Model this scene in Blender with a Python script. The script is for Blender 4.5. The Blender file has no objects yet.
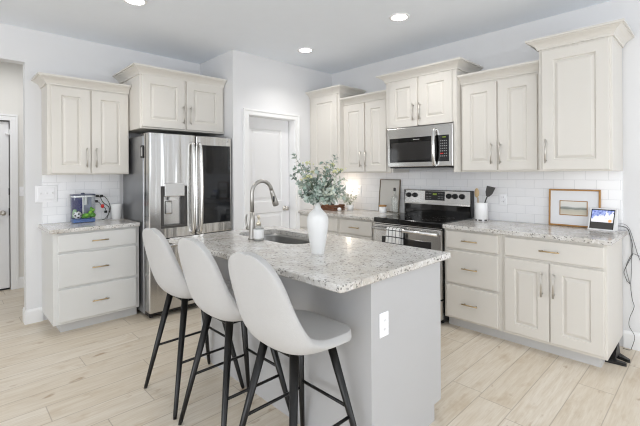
import bpy, bmesh, math, random
from mathutils import Vector, Matrix, Euler
PI = math.pi
random.seed(7)
scene = bpy.context.scene
C = scene.collection

# ------------------------------------------------------------------ camera
cam_data = bpy.data.cameras.new('camera')
cam = bpy.data.objects.new('camera', cam_data); C.objects.link(cam)
cam_data.sensor_width = 36.0
cam_data.lens = 387.104 / 640 * 36.0
cam_data.shift_y = -(213 - 173.531) / 640
cam_data.clip_start = 0.05
cam.matrix_world = (Matrix.Translation((0, 0, 1.3738)) @ Matrix.Rotation(0.8013, 4, 'Z')
                    @ Matrix.Rotation(PI / 2, 4, 'X') @ Matrix.Rotation(-0.0065, 4, 'Z'))
scene.camera = cam

# ------------------------------------------------------------------ world, daylight, exposure
world = bpy.data.worlds.new('world'); scene.world = world
world.use_nodes = True
bg = world.node_tree.nodes['Background']
bg.inputs[0].default_value = (0.86, 0.92, 1.0, 1); bg.inputs[1].default_value = 1.6

def area(name, loc, rot, sx, sy, power, color):
    l = bpy.data.lights.new(name, 'AREA'); l.shape = 'RECTANGLE'; l.size = sx; l.size_y = sy
    l.energy = power; l.color = color
    o = bpy.data.objects.new(name, l); C.objects.link(o)
    o.location = loc; o.rotation_euler = rot
    return o
# area lamps added as daylight from unseen sides, tilted up to lift the ceiling
area('daylight_fill_back', (-.3, -3.55, 1.35), (PI / 2 + .2, 0, 0), 4.6, 2.1, 63, (0.97, 0.987, 1.0))
area('daylight_fill_side', (2.75, 1.0, 1.35), (PI / 2 + .45, 0, PI / 2), 4.2, 2.1, 34, (0.97, 0.987, 1.0))
area('hall_fill_lamp', (-5.15, .55, 2.70), (0, 0, 0), .6, .6, 6.5, (.98, 0.985, 1.0))  # unseen area lamp added to brighten the hall
scene.view_settings.view_transform = 'Standard'
scene.view_settings.look = 'None'
scene.view_settings.gamma = 1.0
scene.view_settings.use_curve_mapping = False
scene.view_settings.exposure = 0.35
scene.cycles.filter_width = 1.1
scene.cycles.denoising_prefilter = 'ACCURATE'
scene.cycles.max_bounces = 10
scene.cycles.diffuse_bounces = 6
scene.cycles.transparent_max_bounces = 12
scene.cycles.caustics_reflective = False
scene.cycles.caustics_refractive = False

# ------------------------------------------------------------------ materials
def srgb(r, g, b):
    f = lambda c: (c / 255 / 12.92) if c / 255 <= 0.04045 else ((c / 255 + 0.055) / 1.055) ** 2.4
    return (f(r), f(g), f(b), 1)

def mat(name, col, rough=0.5, metal=0.0, spec=0.5, bump=None, emit=None, tint=None, coat=0.0):
    """procedural principled material; bump=(scale,strength), tint=(scale,amount) mottles the colour"""
    m = bpy.data.materials.new(name); m.use_nodes = True
    nt = m.node_tree; b = nt.nodes['Principled BSDF']
    b.inputs['Base Color'].default_value = col
    b.inputs['Roughness'].default_value = rough
    b.inputs['Metallic'].default_value = metal
    b.inputs['Specular IOR Level'].default_value = spec
    b.inputs['Coat Weight'].default_value = coat
    tc = nt.nodes.new('ShaderNodeTexCoord')
    if tint:
        n = nt.nodes.new('ShaderNodeTexNoise'); n.inputs['Scale'].default_value = tint[0]; n.inputs['Detail'].default_value = 4
        nt.links.new(tc.outputs['Object'], n.inputs['Vector'])
        mx = nt.nodes.new('ShaderNodeMix'); mx.data_type = 'RGBA'
        d = tuple(c * (1 - tint[1]) for c in col[:3]) + (1,)
        mx.inputs['A'].default_value = d; mx.inputs['B'].default_value = col
        nt.links.new(n.outputs['Fac'], mx.inputs['Factor'])
        nt.links.new(mx.outputs['Result'], b.inputs['Base Color'])
    if bump:
        n = nt.nodes.new('ShaderNodeTexNoise'); n.inputs['Scale'].default_value = bump[0]; n.inputs['Detail'].default_value = 3
        nt.links.new(tc.outputs['Object'], n.inputs['Vector'])
        bp = nt.nodes.new('ShaderNodeBump'); bp.inputs['Strength'].default_value = bump[1]; bp.inputs['Distance'].default_value = 0.002
        nt.links.new(n.outputs['Fac'], bp.inputs['Height']); nt.links.new(bp.outputs['Normal'], b.inputs['Normal'])
    if emit:
        b.inputs['Emission Color'].default_value = emit[0]; b.inputs['Emission Strength'].default_value = emit[1]
    return m

M = {}
M['wall'] = mat('wall_paint', srgb(226, 226, 227), 0.8, bump=(180, .08))
M['hall_wall'] = mat('hall_paint', srgb(228, 226, 221), 0.8, bump=(180, .08))
M['ceiling'] = mat('ceiling_paint', srgb(240, 245, 252), 0.9, bump=(60, .25), tint=(9, .03))
M['trim'] = mat('white_trim', srgb(240, 240, 240), 0.4)
M['door'] = mat('white_door', srgb(236, 236, 237), 0.45)
M['cab'] = mat('cream_cabinet_paint', srgb(219, 215, 208), 0.42, tint=(3, .02))
M['cab_grey'] = mat('pale_grey_cabinet_paint', srgb(218, 218, 216), 0.42, tint=(3, .02))
M['island'] = mat('pale_grey_island_paint', srgb(186, 186, 187), 0.45, tint=(3, .02))
M['toe'] = mat('grey_toe_kick', srgb(206, 206, 206), 0.5)
M['inside'] = mat('cabinet_underside', srgb(214, 208, 198), 0.5)
M['nickel'] = mat('satin_nickel', srgb(208, 204, 197), 0.32, 1.0)
M['brass'] = mat('champagne_brass', srgb(192, 170, 134), 0.32, 1.0)
M['gold'] = mat('pale_gold', srgb(226, 218, 200), 0.3, 1.0)
M['black_metal'] = mat('black_metal', srgb(13, 12, 12), 0.3, 0.0, 0.4)
M['black'] = mat('black_plastic', srgb(20, 20, 21), 0.35)
M['black_gloss'] = mat('black_glass', srgb(9, 9, 10), 0.06, 0, 0.5)
M['dark_window'] = mat('oven_window', srgb(42, 41, 41), 0.08)
M['fridge_glass'] = mat('fridge_black_glass', srgb(20, 22, 25), 0.05)
M['white_plastic'] = mat('white_plastic', srgb(238, 238, 238), 0.35)
M['ceramic'] = mat('white_ceramic', srgb(226, 226, 225), 0.5, bump=(90, .3))
M['ceramic_gloss'] = mat('glazed_ceramic', srgb(243, 243, 243), 0.15)
M['wood'] = mat('honey_wood', srgb(184, 136, 74), 0.45, tint=(40, .3))
M['pale_wood'] = mat('pale_wood', srgb(206, 178, 138), 0.55, tint=(30, .2))
M['dark_wood'] = mat('red_brown_wood', srgb(120, 76, 50), 0.5, tint=(35, .4))
M['grey_wood'] = mat('weathered_frame_wood', srgb(128, 116, 100), 0.5, tint=(60, .3))
M['mat_board'] = mat('white_mat_board', srgb(236, 237, 240), 0.7)
M['print'] = mat('pale_grey_print', srgb(212, 210, 205), 0.35, tint=(6, .05))
M['dark_grey'] = mat('charcoal_silicone', srgb(72, 70, 68), 0.5)
M['plate'] = mat('switch_plate_plastic', srgb(246, 246, 248), 0.35)
M['slot'] = mat('outlet_slot', srgb(120, 120, 120), 0.5)
M['sink'] = mat('sink_steel', srgb(150, 149, 147), 0.35, 0.9)
M['leaf'] = mat('eucalyptus_leaf', srgb(184, 196, 187), 0.65, tint=(25, .35))
M['leaf_dark'] = mat('eucalyptus_leaf_dark', srgb(138, 158, 145), 0.65, tint=(25, .3))
M['leaf_pale'] = mat('pale_leaf', srgb(202, 208, 192), 0.65, tint=(25, .2))
M['blossom'] = mat('yellow_green_blossom', srgb(218, 218, 170), 0.7, tint=(60, .2))
M['stem'] = mat('green_stem', srgb(122, 130, 104), 0.7)
M['gravel'] = mat('blue_gravel', srgb(120, 160, 235), 0.5, tint=(90, .85))
M['blue_back'] = mat('indigo_backdrop', srgb(62, 66, 124), 0.5, tint=(18, .4))
M['lilac'] = mat('lilac_backdrop', srgb(186, 190, 210), 0.4, tint=(25, .35))
M['lid'] = mat('slate_lid', srgb(84, 88, 108), 0.35)
M['green'] = mat('bright_green', srgb(96, 176, 40), 0.45, tint=(25, .4))
M['lime'] = mat('lime_green', srgb(150, 210, 70), 0.45)
M['pale_green'] = mat('pale_green', srgb(170, 205, 165), 0.5)
M['red'] = mat('red_plastic', srgb(205, 44, 40), 0.4)
M['glow'] = mat('glowing_shade', srgb(255, 250, 240), 0.5, emit=((1, 0.93, 0.82, 1), 3.0))
M['lamp_glow'] = mat('downlight_lens', srgb(255, 255, 255), 0.5, emit=((1, 0.99, 0.97, 1), 14.0))
M['chrome'] = mat('polished_steel', srgb(225, 224, 222), 0.16, 1.0)
M['digits'] = mat('green_digits', srgb(130, 150, 50), 0.4, emit=((0.55, 0.8, 0.12, 1), 0.05))
M['key_print'] = mat('grey_key_print', srgb(150, 150, 150), 0.5)
M['logo'] = mat('silver_print', srgb(185, 185, 185), 0.4)

def steel(name, col, rough, streak=(1, 1, 60)):
    m = mat(name, col, rough, 1.0)
    nt = m.node_tree; b = nt.nodes['Principled BSDF']
    tc = nt.nodes.new('ShaderNodeTexCoord'); mp = nt.nodes.new('ShaderNodeMapping')
    mp.inputs['Scale'].default_value = streak
    n = nt.nodes.new('ShaderNodeTexNoise'); n.inputs['Scale'].default_value = 6; n.inputs['Detail'].default_value = 5
    rr = nt.nodes.new('ShaderNodeMapRange'); rr.inputs[3].default_value = rough - .06; rr.inputs[4].default_value = rough + .06
    nt.links.new(tc.outputs['Object'], mp.inputs['Vector']); nt.links.new(mp.outputs[0], n.inputs['Vector'])
    nt.links.new(n.outputs['Fac'], rr.inputs[0]); nt.links.new(rr.outputs[0], b.inputs['Roughness'])
    return m
M['steel'] = steel('brushed_steel', srgb(200, 199, 197), 0.22)
def panel_steel():
    m = steel('wavy_steel_sheet', srgb(204, 203, 201), 0.2)
    nt = m.node_tree; b = nt.nodes['Principled BSDF']
    tc = nt.nodes.new('ShaderNodeTexCoord'); mp = nt.nodes.new('ShaderNodeMapping'); mp.inputs['Scale'].default_value = (9, 1, .35)
    nt.links.new(tc.outputs['Object'], mp.inputs[0])
    bp = nt.nodes.new('ShaderNodeBump'); bp.inputs['Strength'].default_value = .5; bp.inputs['Distance'].default_value = .02
    nt.links.new(noise(nt, mp.outputs[0], 1.3, 2), bp.inputs['Height']); nt.links.new(bp.outputs['Normal'], b.inputs['Normal'])
    return m
M['steel_side'] = mat('grey_fridge_side', srgb(150, 151, 153), 0.32, 0.75)
M['faucet'] = steel('faucet_nickel', srgb(178, 175, 170), 0.36)

def fabric():
    m = mat('white_boucle_fabric', srgb(190, 189, 188), 0.9, spec=.2, tint=(60, .05))
    nt = m.node_tree; b = nt.nodes['Principled BSDF']
    tc = nt.nodes.new('ShaderNodeTexCoord')
    n = nt.nodes.new('ShaderNodeTexNoise'); n.inputs['Scale'].default_value = 260; n.inputs['Detail'].default_value = 2
    nt.links.new(tc.outputs['Object'], n.inputs['Vector'])
    bp = nt.nodes.new('ShaderNodeBump'); bp.inputs['Strength'].default_value = .35; bp.inputs['Distance'].default_value = .002
    nt.links.new(n.outputs['Fac'], bp.inputs['Height']); nt.links.new(bp.outputs['Normal'], b.inputs['Normal'])
    b.inputs['Sheen Weight'].default_value = .15
    return m
M['fabric'] = fabric()

def clear(name, col, gloss=.12):
    m = bpy.data.materials.new(name); m.use_nodes = True
    nt = m.node_tree; nt.nodes.clear()
    out = nt.nodes.new('ShaderNodeOutputMaterial'); t = nt.nodes.new('ShaderNodeBsdfTransparent')
    g = nt.nodes.new('ShaderNodeBsdfGlossy'); g.inputs['Roughness'].default_value = .03
    lw = nt.nodes.new('ShaderNodeLayerWeight'); lw.inputs['Blend'].default_value = .25
    mr = nt.nodes.new('ShaderNodeMapRange'); mr.inputs[3].default_value = gloss * .5; mr.inputs[4].default_value = min(1, gloss * 5)
    nt.links.new(lw.outputs['Facing'], mr.inputs[0])
    mx = nt.nodes.new('ShaderNodeMixShader'); t.inputs[0].default_value = col
    nt.links.new(mr.outputs[0], mx.inputs[0]); nt.links.new(t.outputs[0], mx.inputs[1]); nt.links.new(g.outputs[0], mx.inputs[2])
    nt.links.new(mx.outputs[0], out.inputs[0])
    return m
M['glass'] = clear('clear_glass', (.95, .97, .98, 1))
M['bottle_glass'] = clear('bottle_glass', (.93, .94, .93, 1), .16)

def math_node(nt, op, a, b=None):
    n = nt.nodes.new('ShaderNodeMath'); n.operation = op
    for i, v in enumerate((a, b)):
        if v is None: continue
        if isinstance(v, (int, float)): n.inputs[i].default_value = v
        else: nt.links.new(v, n.inputs[i])
    return n.outputs[0]
def mixc(nt, fac, a, b):
    mx = nt.nodes.new('ShaderNodeMix'); mx.data_type = 'RGBA'
    if isinstance(fac, (int, float)): mx.inputs['Factor'].default_value = fac
    else: nt.links.new(fac, mx.inputs['Factor'])
    for k, v in (('A', a), ('B', b)):
        if isinstance(v, tuple): mx.inputs[k].default_value = v
        else: nt.links.new(v, mx.inputs[k])
    return mx.outputs['Result']
def ramp(nt, fac, stops):
    r = nt.nodes.new('ShaderNodeValToRGB'); nt.links.new(fac, r.inputs[0])
    e = r.color_ramp.elements
    while len(e) < len(stops): e.new(.5)
    for i, (p, c) in enumerate(stops): e[i].position = p; e[i].color = c if isinstance(c, tuple) else (c, c, c, 1)
    return r.outputs[0]
def noise(nt, vec, scale, detail=4, rough=.5):
    n = nt.nodes.new('ShaderNodeTexNoise'); n.inputs['Scale'].default_value = scale; n.inputs['Detail'].default_value = detail
    n.inputs['Roughness'].default_value = rough
    nt.links.new(vec, n.inputs['Vector']); return n.outputs['Fac']

M['sheet'] = panel_steel()

def floor_material():
    m = mat('pale_oak_planks', srgb(215, 200, 178), 0.38)
    nt = m.node_tree; b = nt.nodes['Principled BSDF']
    tc = nt.nodes.new('ShaderNodeTexCoord'); sp = nt.nodes.new('ShaderNodeSeparateXYZ')
    nt.links.new(tc.outputs['Object'], sp.inputs[0])
    W, L = 0.195, 1.22
    xs = math_node(nt, 'DIVIDE', math_node(nt, 'ADD', sp.outputs['X'], 0.647), W)
    row = math_node(nt, 'FLOOR', xs); fx = math_node(nt, 'FRACT', xs)
    wn = nt.nodes.new('ShaderNodeTexWhiteNoise'); wn.noise_dimensions = '1D'; nt.links.new(row, wn.inputs['W'])
    ys = math_node(nt, 'ADD', math_node(nt, 'DIVIDE', sp.outputs['Y'], L), wn.outputs['Value'])
    seg = math_node(nt, 'FLOOR', ys); fy = math_node(nt, 'FRACT', ys)
    cid = nt.nodes.new('ShaderNodeCombineXYZ'); nt.links.new(row, cid.inputs[0]); nt.links.new(seg, cid.inputs[1])
    wn2 = nt.nodes.new('ShaderNodeTexWhiteNoise'); wn2.noise_dimensions = '3D'; nt.links.new(cid.outputs[0], wn2.inputs['Vector'])
    # grain: stretched noise, shifted per plank
    sh = nt.nodes.new('ShaderNodeCombineXYZ')
    nt.links.new(math_node(nt, 'MULTIPLY', sp.outputs['X'], 14), sh.inputs[0])
    nt.links.new(math_node(nt, 'ADD', math_node(nt, 'MULTIPLY', sp.outputs['Y'], 1.3), math_node(nt, 'MULTIPLY', wn2.outputs['Value'], 30)), sh.inputs[1])
    grain = noise(nt, sh.outputs[0], 2.2, 8, .62)
    sh2 = nt.nodes.new('ShaderNodeCombineXYZ')
    nt.links.new(math_node(nt, 'MULTIPLY', sp.outputs['X'], 3.2), sh2.inputs[0])
    nt.links.new(math_node(nt, 'ADD', math_node(nt, 'MULTIPLY', sp.outputs['Y'], 1.5), math_node(nt, 'MULTIPLY', wn2.outputs['Value'], 50)), sh2.inputs[1])
    blot = noise(nt, sh2.outputs[0], 1.9, 4, .6)
    base = ramp(nt, wn2.outputs['Value'], [(0, srgb(222, 211, 194)), (.5, srgb(226, 216, 200)), (1, srgb(230, 221, 207))])
    c = mixc(nt, math_node(nt, 'MULTIPLY', ramp(nt, grain, [(.40, 0.), (.68, 1.)]), .5), base, srgb(198, 180, 154))
    c = mixc(nt, math_node(nt, 'MULTIPLY', ramp(nt, blot, [(.58, 0.), (.74, 1.)]), .6), c, srgb(190, 166, 134))
    sh3 = nt.nodes.new('ShaderNodeCombineXYZ')
    nt.links.new(math_node(nt, 'MULTIPLY', sp.outputs['X'], 60), sh3.inputs[0])
    nt.links.new(math_node(nt, 'ADD', math_node(nt, 'MULTIPLY', sp.outputs['Y'], 3.5), math_node(nt, 'MULTIPLY', wn2.outputs['Value'], 70)), sh3.inputs[1])
    fine = noise(nt, sh3.outputs[0], 1.6, 5, .6)
    c = mixc(nt, math_node(nt, 'MULTIPLY', ramp(nt, fine, [(.45, 0.), (.75, 1.)]), .38), c, srgb(188, 168, 140))
    sh4 = nt.nodes.new('ShaderNodeCombineXYZ')
    nt.links.new(math_node(nt, 'MULTIPLY', sp.outputs['X'], 9), sh4.inputs[0])
    nt.links.new(math_node(nt, 'ADD', math_node(nt, 'MULTIPLY', sp.outputs['Y'], 4), math_node(nt, 'MULTIPLY', wn2.outputs['Value'], 90)), sh4.inputs[1])
    knot = noise(nt, sh4.outputs[0], 1.5, 3, .5)
    c = mixc(nt, math_node(nt, 'MULTIPLY', ramp(nt, knot, [(.66, 0.), (.76, 1.)]), .75), c, srgb(164, 134, 98))
    # joints
    ex = math_node(nt, 'MULTIPLY', math_node(nt, 'MINIMUM', fx, math_node(nt, 'SUBTRACT', 1, fx)), W)
    ey = math_node(nt, 'MULTIPLY', math_node(nt, 'MINIMUM', fy, math_node(nt, 'SUBTRACT', 1, fy)), L)
    e = math_node(nt, 'MINIMUM', ex, ey)
    j = nt.nodes.new('ShaderNodeMapRange'); j.inputs[1].default_value = .001; j.inputs[2].default_value = .004
    j.inputs[3].default_value = .5; j.inputs[4].default_value = 0; nt.links.new(e, j.inputs[0])
    c = mixc(nt, j.outputs[0], c, srgb(140, 122, 100))
    nt.links.new(c, b.inputs['Base Color'])
    bp = nt.nodes.new('ShaderNodeBump'); bp.inputs['Strength'].default_value = .12; bp.inputs['Distance'].default_value = .002
    nt.links.new(grain, bp.inputs['Height']); nt.links.new(bp.outputs['Normal'], b.inputs['Normal'])
    return m
M['floor'] = floor_material()

def granite():
    m = mat('white_granite', srgb(225, 222, 216), 0.16, spec=.5)
    nt = m.node_tree; b = nt.nodes['Principled BSDF']
    tc = nt.nodes.new('ShaderNodeTexCoord'); v0 = tc.outputs['Object']
    # crystals: voronoi cells pushed about by noise
    nz = nt.nodes.new('ShaderNodeTexNoise'); nz.inputs['Scale'].default_value = 60; nz.inputs['Detail'].default_value = 3
    nt.links.new(v0, nz.inputs['Vector'])
    ad = nt.nodes.new('ShaderNodeVectorMath'); ad.operation = 'MULTIPLY_ADD'; ad.inputs[1].default_value = (.012, .012, .012)
    nt.links.new(nz.outputs['Color'], ad.inputs[0]); nt.links.new(v0, ad.inputs[2]); v = ad.outputs[0]
    def cells(scale):
        w = nt.nodes.new('ShaderNodeTexVoronoi'); w.inputs['Scale'].default_value = scale
        nt.links.new(v, w.inputs['Vector'])
        sp = nt.nodes.new('ShaderNodeSeparateColor'); nt.links.new(w.outputs['Color'], sp.inputs[0]); return sp.outputs[0]
    patch = noise(nt, v0, 6, 5, .65)
    base = mixc(nt, ramp(nt, patch, [(.40, 0.), (.66, 1.)]), srgb(217, 215, 212), srgb(192, 186, 177))
    g1 = ramp(nt, cells(125), [(.66, 0.), (.68, 1.)])
    base = mixc(nt, math_node(nt, 'MULTIPLY', g1, .24), base, srgb(172, 166, 157))
    gate = ramp(nt, noise(nt, v0, 12, 3, .6), [(.36, .35), (.58, 1.)])
    g2 = math_node(nt, 'MULTIPLY', ramp(nt, cells(125), [(.865, 0.), (.88, 1.)]), gate)
    base = mixc(nt, math_node(nt, 'MULTIPLY', g2, .8), base, srgb(70, 66, 63))
    g3 = ramp(nt, cells(90), [(.86, 0.), (.88, 1.)])
    base = mixc(nt, math_node(nt, 'MULTIPLY', g3, .3), base, srgb(248, 248, 248))
    nt.links.new(base, b.inputs['Base Color'])
    return m
M['granite'] = granite()

def subway(axis):
    m = mat('white_subway_tile', srgb(240, 241, 243), 0.14)
    nt = m.node_tree; b = nt.nodes['Principled BSDF']
    tc = nt.nodes.new('ShaderNodeTexCoord'); sp = nt.nodes.new('ShaderNodeSeparateXYZ'); nt.links.new(tc.outputs['Object'], sp.inputs[0])
    cb = nt.nodes.new('ShaderNodeCombineXYZ')
    nt.links.new(sp.outputs[axis], cb.inputs[0]); nt.links.new(math_node(nt, 'SUBTRACT', sp.outputs['Z'], .914), cb.inputs[1])
    br = nt.nodes.new('ShaderNodeTexBrick'); nt.links.new(cb.outputs[0], br.inputs['Vector'])
    br.inputs['Color1'].default_value = srgb(246, 246, 247); br.inputs['Color2'].default_value = srgb(242, 242, 244)
    br.inputs['Mortar'].default_value = srgb(219, 220, 222)
    br.inputs['Scale'].default_value = 1; br.inputs['Mortar Size'].default_value = .0016; br.inputs['Mortar Smooth'].default_value = .3
    br.inputs['Brick Width'].default_value = .155; br.inputs['Row Height'].default_value = .0785
    nt.links.new(br.outputs['Color'], b.inputs['Base Color'])
    bp = nt.nodes.new('ShaderNodeBump'); bp.invert = True; bp.inputs['Strength'].default_value = .5; bp.inputs['Distance'].default_value = .002
    nt.links.new(br.outputs['Fac'], bp.inputs['Height']); nt.links.new(bp.outputs['Normal'], b.inputs['Normal'])
    return m
M['tile_x'] = subway('X'); M['tile_y'] = subway('Y')

# ------------------------------------------------------------------ mesh helpers
def box(bm, x0, x1, y0, y1, z0, z1, bev=0.0, seg=1):
    r = bmesh.ops.create_cube(bm, size=1)
    vs = r['verts']
    for v in vs:
        v.co = Vector((x0 + (v.co.x + .5) * (x1 - x0), y0 + (v.co.y + .5) * (y1 - y0), z0 + (v.co.z + .5) * (z1 - z0)))
    if bev:
        es = list({e for v in vs for e in v.link_edges})
        bmesh.ops.bevel(bm, geom=es, offset=bev, segments=seg, affect='EDGES', profile=.5)
    return vs

def rings(bm, rect_list, cap=True, flip=False):
    """rect_list: list of (x0,x1,z0,z1,y); consecutive rectangles are bridged"""
    prev = None; first = None
    for (x0, x1, z0, z1, y) in rect_list:
        vs = [bm.verts.new((x0, y, z0)), bm.verts.new((x1, y, z0)), bm.verts.new((x1, y, z1)), bm.verts.new((x0, y, z1))]
        if prev:
            for i in range(4): bm.faces.new((prev[i], prev[(i + 1) % 4], vs[(i + 1) % 4], vs[i]))
        else: first = vs
        prev = vs
    if cap: bm.faces.new(prev); bm.faces.new(list(reversed(first)))

def slab_front(bm, x0, x1, z0, z1, y=-.02, t=.02, e=.004):
    """drawer front: front face at y, back at y+t"""
    rings(bm, [(x0, x1, z0, z1, y + t), (x0, x1, z0, z1, y + e), (x0 + e, x1 - e, z0 + e, z1 - e, y)])

def panel_front(bm, x0, x1, z0, z1, s=.075, y=-.02, t=.02):
    """raised-panel cabinet door"""
    q = [(x0, x1, z0, z1, y + t), (x0, x1, z0, z1, y + .003), (x0 + .003, x1 - .003, z0 + .003, z1 - .003, y)]
    for i, d in ((s, 0), (s + .003, .008), (s + .007, .0115), (s + .011, .0115), (s + .028, .003), (s + .031, .0015)):
        q.append((x0 + i, x1 - i, z0 + i, z1 - i, y + d))
    rings(bm, q)

def tube(bm, pts, r, seg=10, caps=True, smooth_path=False):
    pts = [Vector(p) for p in pts]
    if smooth_path: pts = spline(pts, 8)
    n = len(pts); rad = r if isinstance(r, (list, tuple)) else None
    if rad and len(rad) != n:
        k = len(rad) - 1; rad = [rad[min(int(i / (n - 1) * k), k - 1)] * (1 - (i / (n - 1) * k - min(int(i / (n - 1) * k), k - 1))) + rad[min(int(i / (n - 1) * k), k - 1) + 1] * (i / (n - 1) * k - min(int(i / (n - 1) * k), k - 1)) for i in range(n)]
    t0 = (pts[1] - pts[0]).normalized()
    a = Vector((0, 0, 1)) if abs(t0.z) < .9 else Vector((1, 0, 0))
    u = t0.cross(a).normalized()
    loops = []
    for i, p in enumerate(pts):
        t = ((pts[min(i + 1, n - 1)] - pts[max(i - 1, 0)])).normalized()
        u = (u - t * u.dot(t)).normalized(); w = t.cross(u)
        R = rad[i] if rad else r
        loops.append([bm.verts.new(p + (u * math.cos(2 * PI * k / seg) + w * math.sin(2 * PI * k / seg)) * R) for k in range(seg)])
    for a_, b_ in zip(loops, loops[1:]):
        for k in range(seg):
            f = bm.faces.new((a_[k], a_[(k + 1) % seg], b_[(k + 1) % seg], b_[k])); f.smooth = True
    if caps: bm.faces.new(list(reversed(loops[0]))); bm.faces.new(loops[-1])

def spline(pts, k=8):
    pts = [Vector(p) for p in pts]; out = []
    for i in range(len(pts) - 1):
        p0 = pts[max(i - 1, 0)]; p1 = pts[i]; p2 = pts[i + 1]; p3 = pts[min(i + 2, len(pts) - 1)]
        for j in range(k):
            t = j / k
            out.append(.5 * ((2 * p1) + (p2 - p0) * t + (2 * p0 - 5 * p1 + 4 * p2 - p3) * t * t + (3 * p1 - p0 - 3 * p2 + p3) * t ** 3))
    out.append(pts[-1]); return out

def lathe(bm, prof, cx=0, cy=0, seg=32, cap0=True, cap1=True):
    loops = []
    for r, z in prof:
        loops.append([bm.verts.new((cx + r * math.cos(2 * PI * k / seg), cy + r * math.sin(2 * PI * k / seg), z)) for k in range(seg)])
    for a, b in zip(loops, loops[1:]):
        for k in range(seg):
            f = bm.faces.new((a[k], a[(k + 1) % seg], b[(k + 1) % seg], b[k])); f.smooth = True
    if cap0: bm.faces.new(list(reversed(loops[0])))
    if cap1: bm.faces.new(loops[-1])

def ball(bm, c, r, sx=1, sy=1, sz=1, u=16, v=10):
    g = bmesh.ops.create_uvsphere(bm, u_segments=u, v_segments=v, radius=1)
    for w in g['verts']:
        w.co = Vector((c[0] + w.co.x * r * sx, c[1] + w.co.y * r * sy, c[2] + w.co.z * r * sz))
        for f in w.link_faces: f.smooth = True

def prism(bm, poly, axis, a, b):
    """extrude 2-D polygon; axis 'x': poly=(y,z); 'y': poly=(x,z); 'z': poly=(x,y)"""
    mk = {'x': lambda p, t: (t, p[0], p[1]), 'y': lambda p, t: (p[0], t, p[1]), 'z': lambda p, t: (p[0], p[1], t)}[axis]
    A = [bm.verts.new(mk(p, a)) for p in poly]; B = [bm.verts.new(mk(p, b)) for p in poly]
    n = len(poly)
    for i in range(n): bm.faces.new((A[i], A[(i + 1) % n], B[(i + 1) % n], B[i]))
    bm.faces.new(list(reversed(A))); bm.faces.new(B)

def obj(name, bm, m, parent=None, loc=None, smooth=False):
    bmesh.ops.recalc_face_normals(bm, faces=bm.faces[:])
    me = bpy.data.meshes.new(name); bm.to_mesh(me); bm.free()
    if isinstance(m, (list, tuple)):
        for k in m: me.materials.append(k)
    else: me.materials.append(m)
    if smooth:
        for p in me.polygons: p.use_smooth = True
    o = bpy.data.objects.new(name, me); C.objects.link(o)
    if parent: o.parent = parent
    if loc: o.location = loc
    return o
B = bmesh.new
def tag(o, label, cat, group=None):
    o['label'] = label; o['category'] = cat
    if group: o['group'] = group
    return o
def thing(name, label, cat, loc=(0, 0, 0), rz=0, group=None):
    o = bpy.data.objects.new(name, None); C.objects.link(o)
    o.empty_display_size = .1
    o.location = loc; o.rotation_euler = (0, 0, rz)
    return tag(o, label, cat, group)
def struct(name, bm, m, parent=None):
    o = obj(name, bm, m, parent)
    o['kind'] = 'structure'
    return o

# ------------------------------------------------------------------ the room
H = 2.736
XF, XP, YR, YW = -4.461, -3.70, 2.266, 3.82          # fridge wall, pantry wall, return wall, range wall
XS, YB, XH = 3.0, -4.0, -5.95                        # unseen side wall, unseen back wall, hall wall

bm = B(); box(bm, -7.0, XS + .1, YB - .1, YW + .1, -.1, 0); struct('floor', bm, M['floor'])
bm = B(); box(bm, -7.0, XS + .1, YB - .1, YW + .1, H, H + .1); struct('ceiling', bm, M['ceiling'])
bm = B()
box(bm, XF - .12, XF, .533, YR + .12, 0, H)
box(bm, XF - .12, XF, -.95, .533, 2.422, H)
box(bm, XF - .12, XF, YB, -.95, 0, H)
bmesh.ops.remove_doubles(bm, verts=bm.verts, dist=1e-5)
struct('wall_left', bm, M['wall'])
bm = B(); box(bm, XF, XP - .12, YR, YR + .12, 0, H); struct('wall_return', bm, M['wall'])
DY0, DY1, DZ = 2.458, 3.145, 2.045
bm = B()
box(bm, XP - .12, XP, YR, DY0, 0, H); box(bm, XP - .12, XP, DY1, YW, 0, H); box(bm, XP - .12, XP, DY0, DY1, DZ, H)
struct('wall_pantry', bm, M['wall'])
bm = B(); box(bm, XF - .12, XP - .12, YW, YW + .1, 0, H); box(bm, XF - .12, XF - .02, YR + .121, YW, 0, H); struct('wall_pantry_inside', bm, M['wall'])  # unseen pantry walls, added to keep the door gap dark
bm = B(); box(bm, XP - .12, XS, YW, YW + .1, 0, H); struct('wall_range', bm, M['wall'])
# unseen sides, with window openings added to go with the daylight lamps
bm = B()
box(bm, -4.4, -2.7, YB, YB + .1, 0, H); box(bm, 2.1, XS, YB, YB + .1, 0, H)
box(bm, -2.7, 2.1, YB, YB + .1, 0, .25); box(bm, -2.7, 2.1, YB, YB + .1, 2.45, H)
struct('wall_back', bm, M['wall'])
bm = B()
box(bm, XS, XS + .1, YB, -1.2, 0, H); box(bm, XS, XS + .1, 3.2, YW, 0, H)
box(bm, XS, XS + .1, -1.2, 3.2, 0, .25); box(bm, XS, XS + .1, -1.2, 3.2, 2.45, H)
struct('wall_side', bm, M['wall'])
bm = B()
for x in (-2.7, -1.1, .5, 2.04): box(bm, x, x + .06, YB + .02, YB + .08, .25, 2.45)
for z in (.25, 2.39): box(bm, -2.7, 2.1, YB + .02, YB + .08, z, z + .06)
struct('unseen_window_1', bm, M['trim'])
bm = B()
for y in (-1.2, .25, 1.7, 3.14): box(bm, XS + .02, XS + .08, y, y + .06, .25, 2.45)
for z in (.25, 2.39): box(bm, XS + .02, XS + .08, -1.2, 3.2, z, z + .06)
struct('unseen_window_2', bm, M['trim'])
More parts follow.
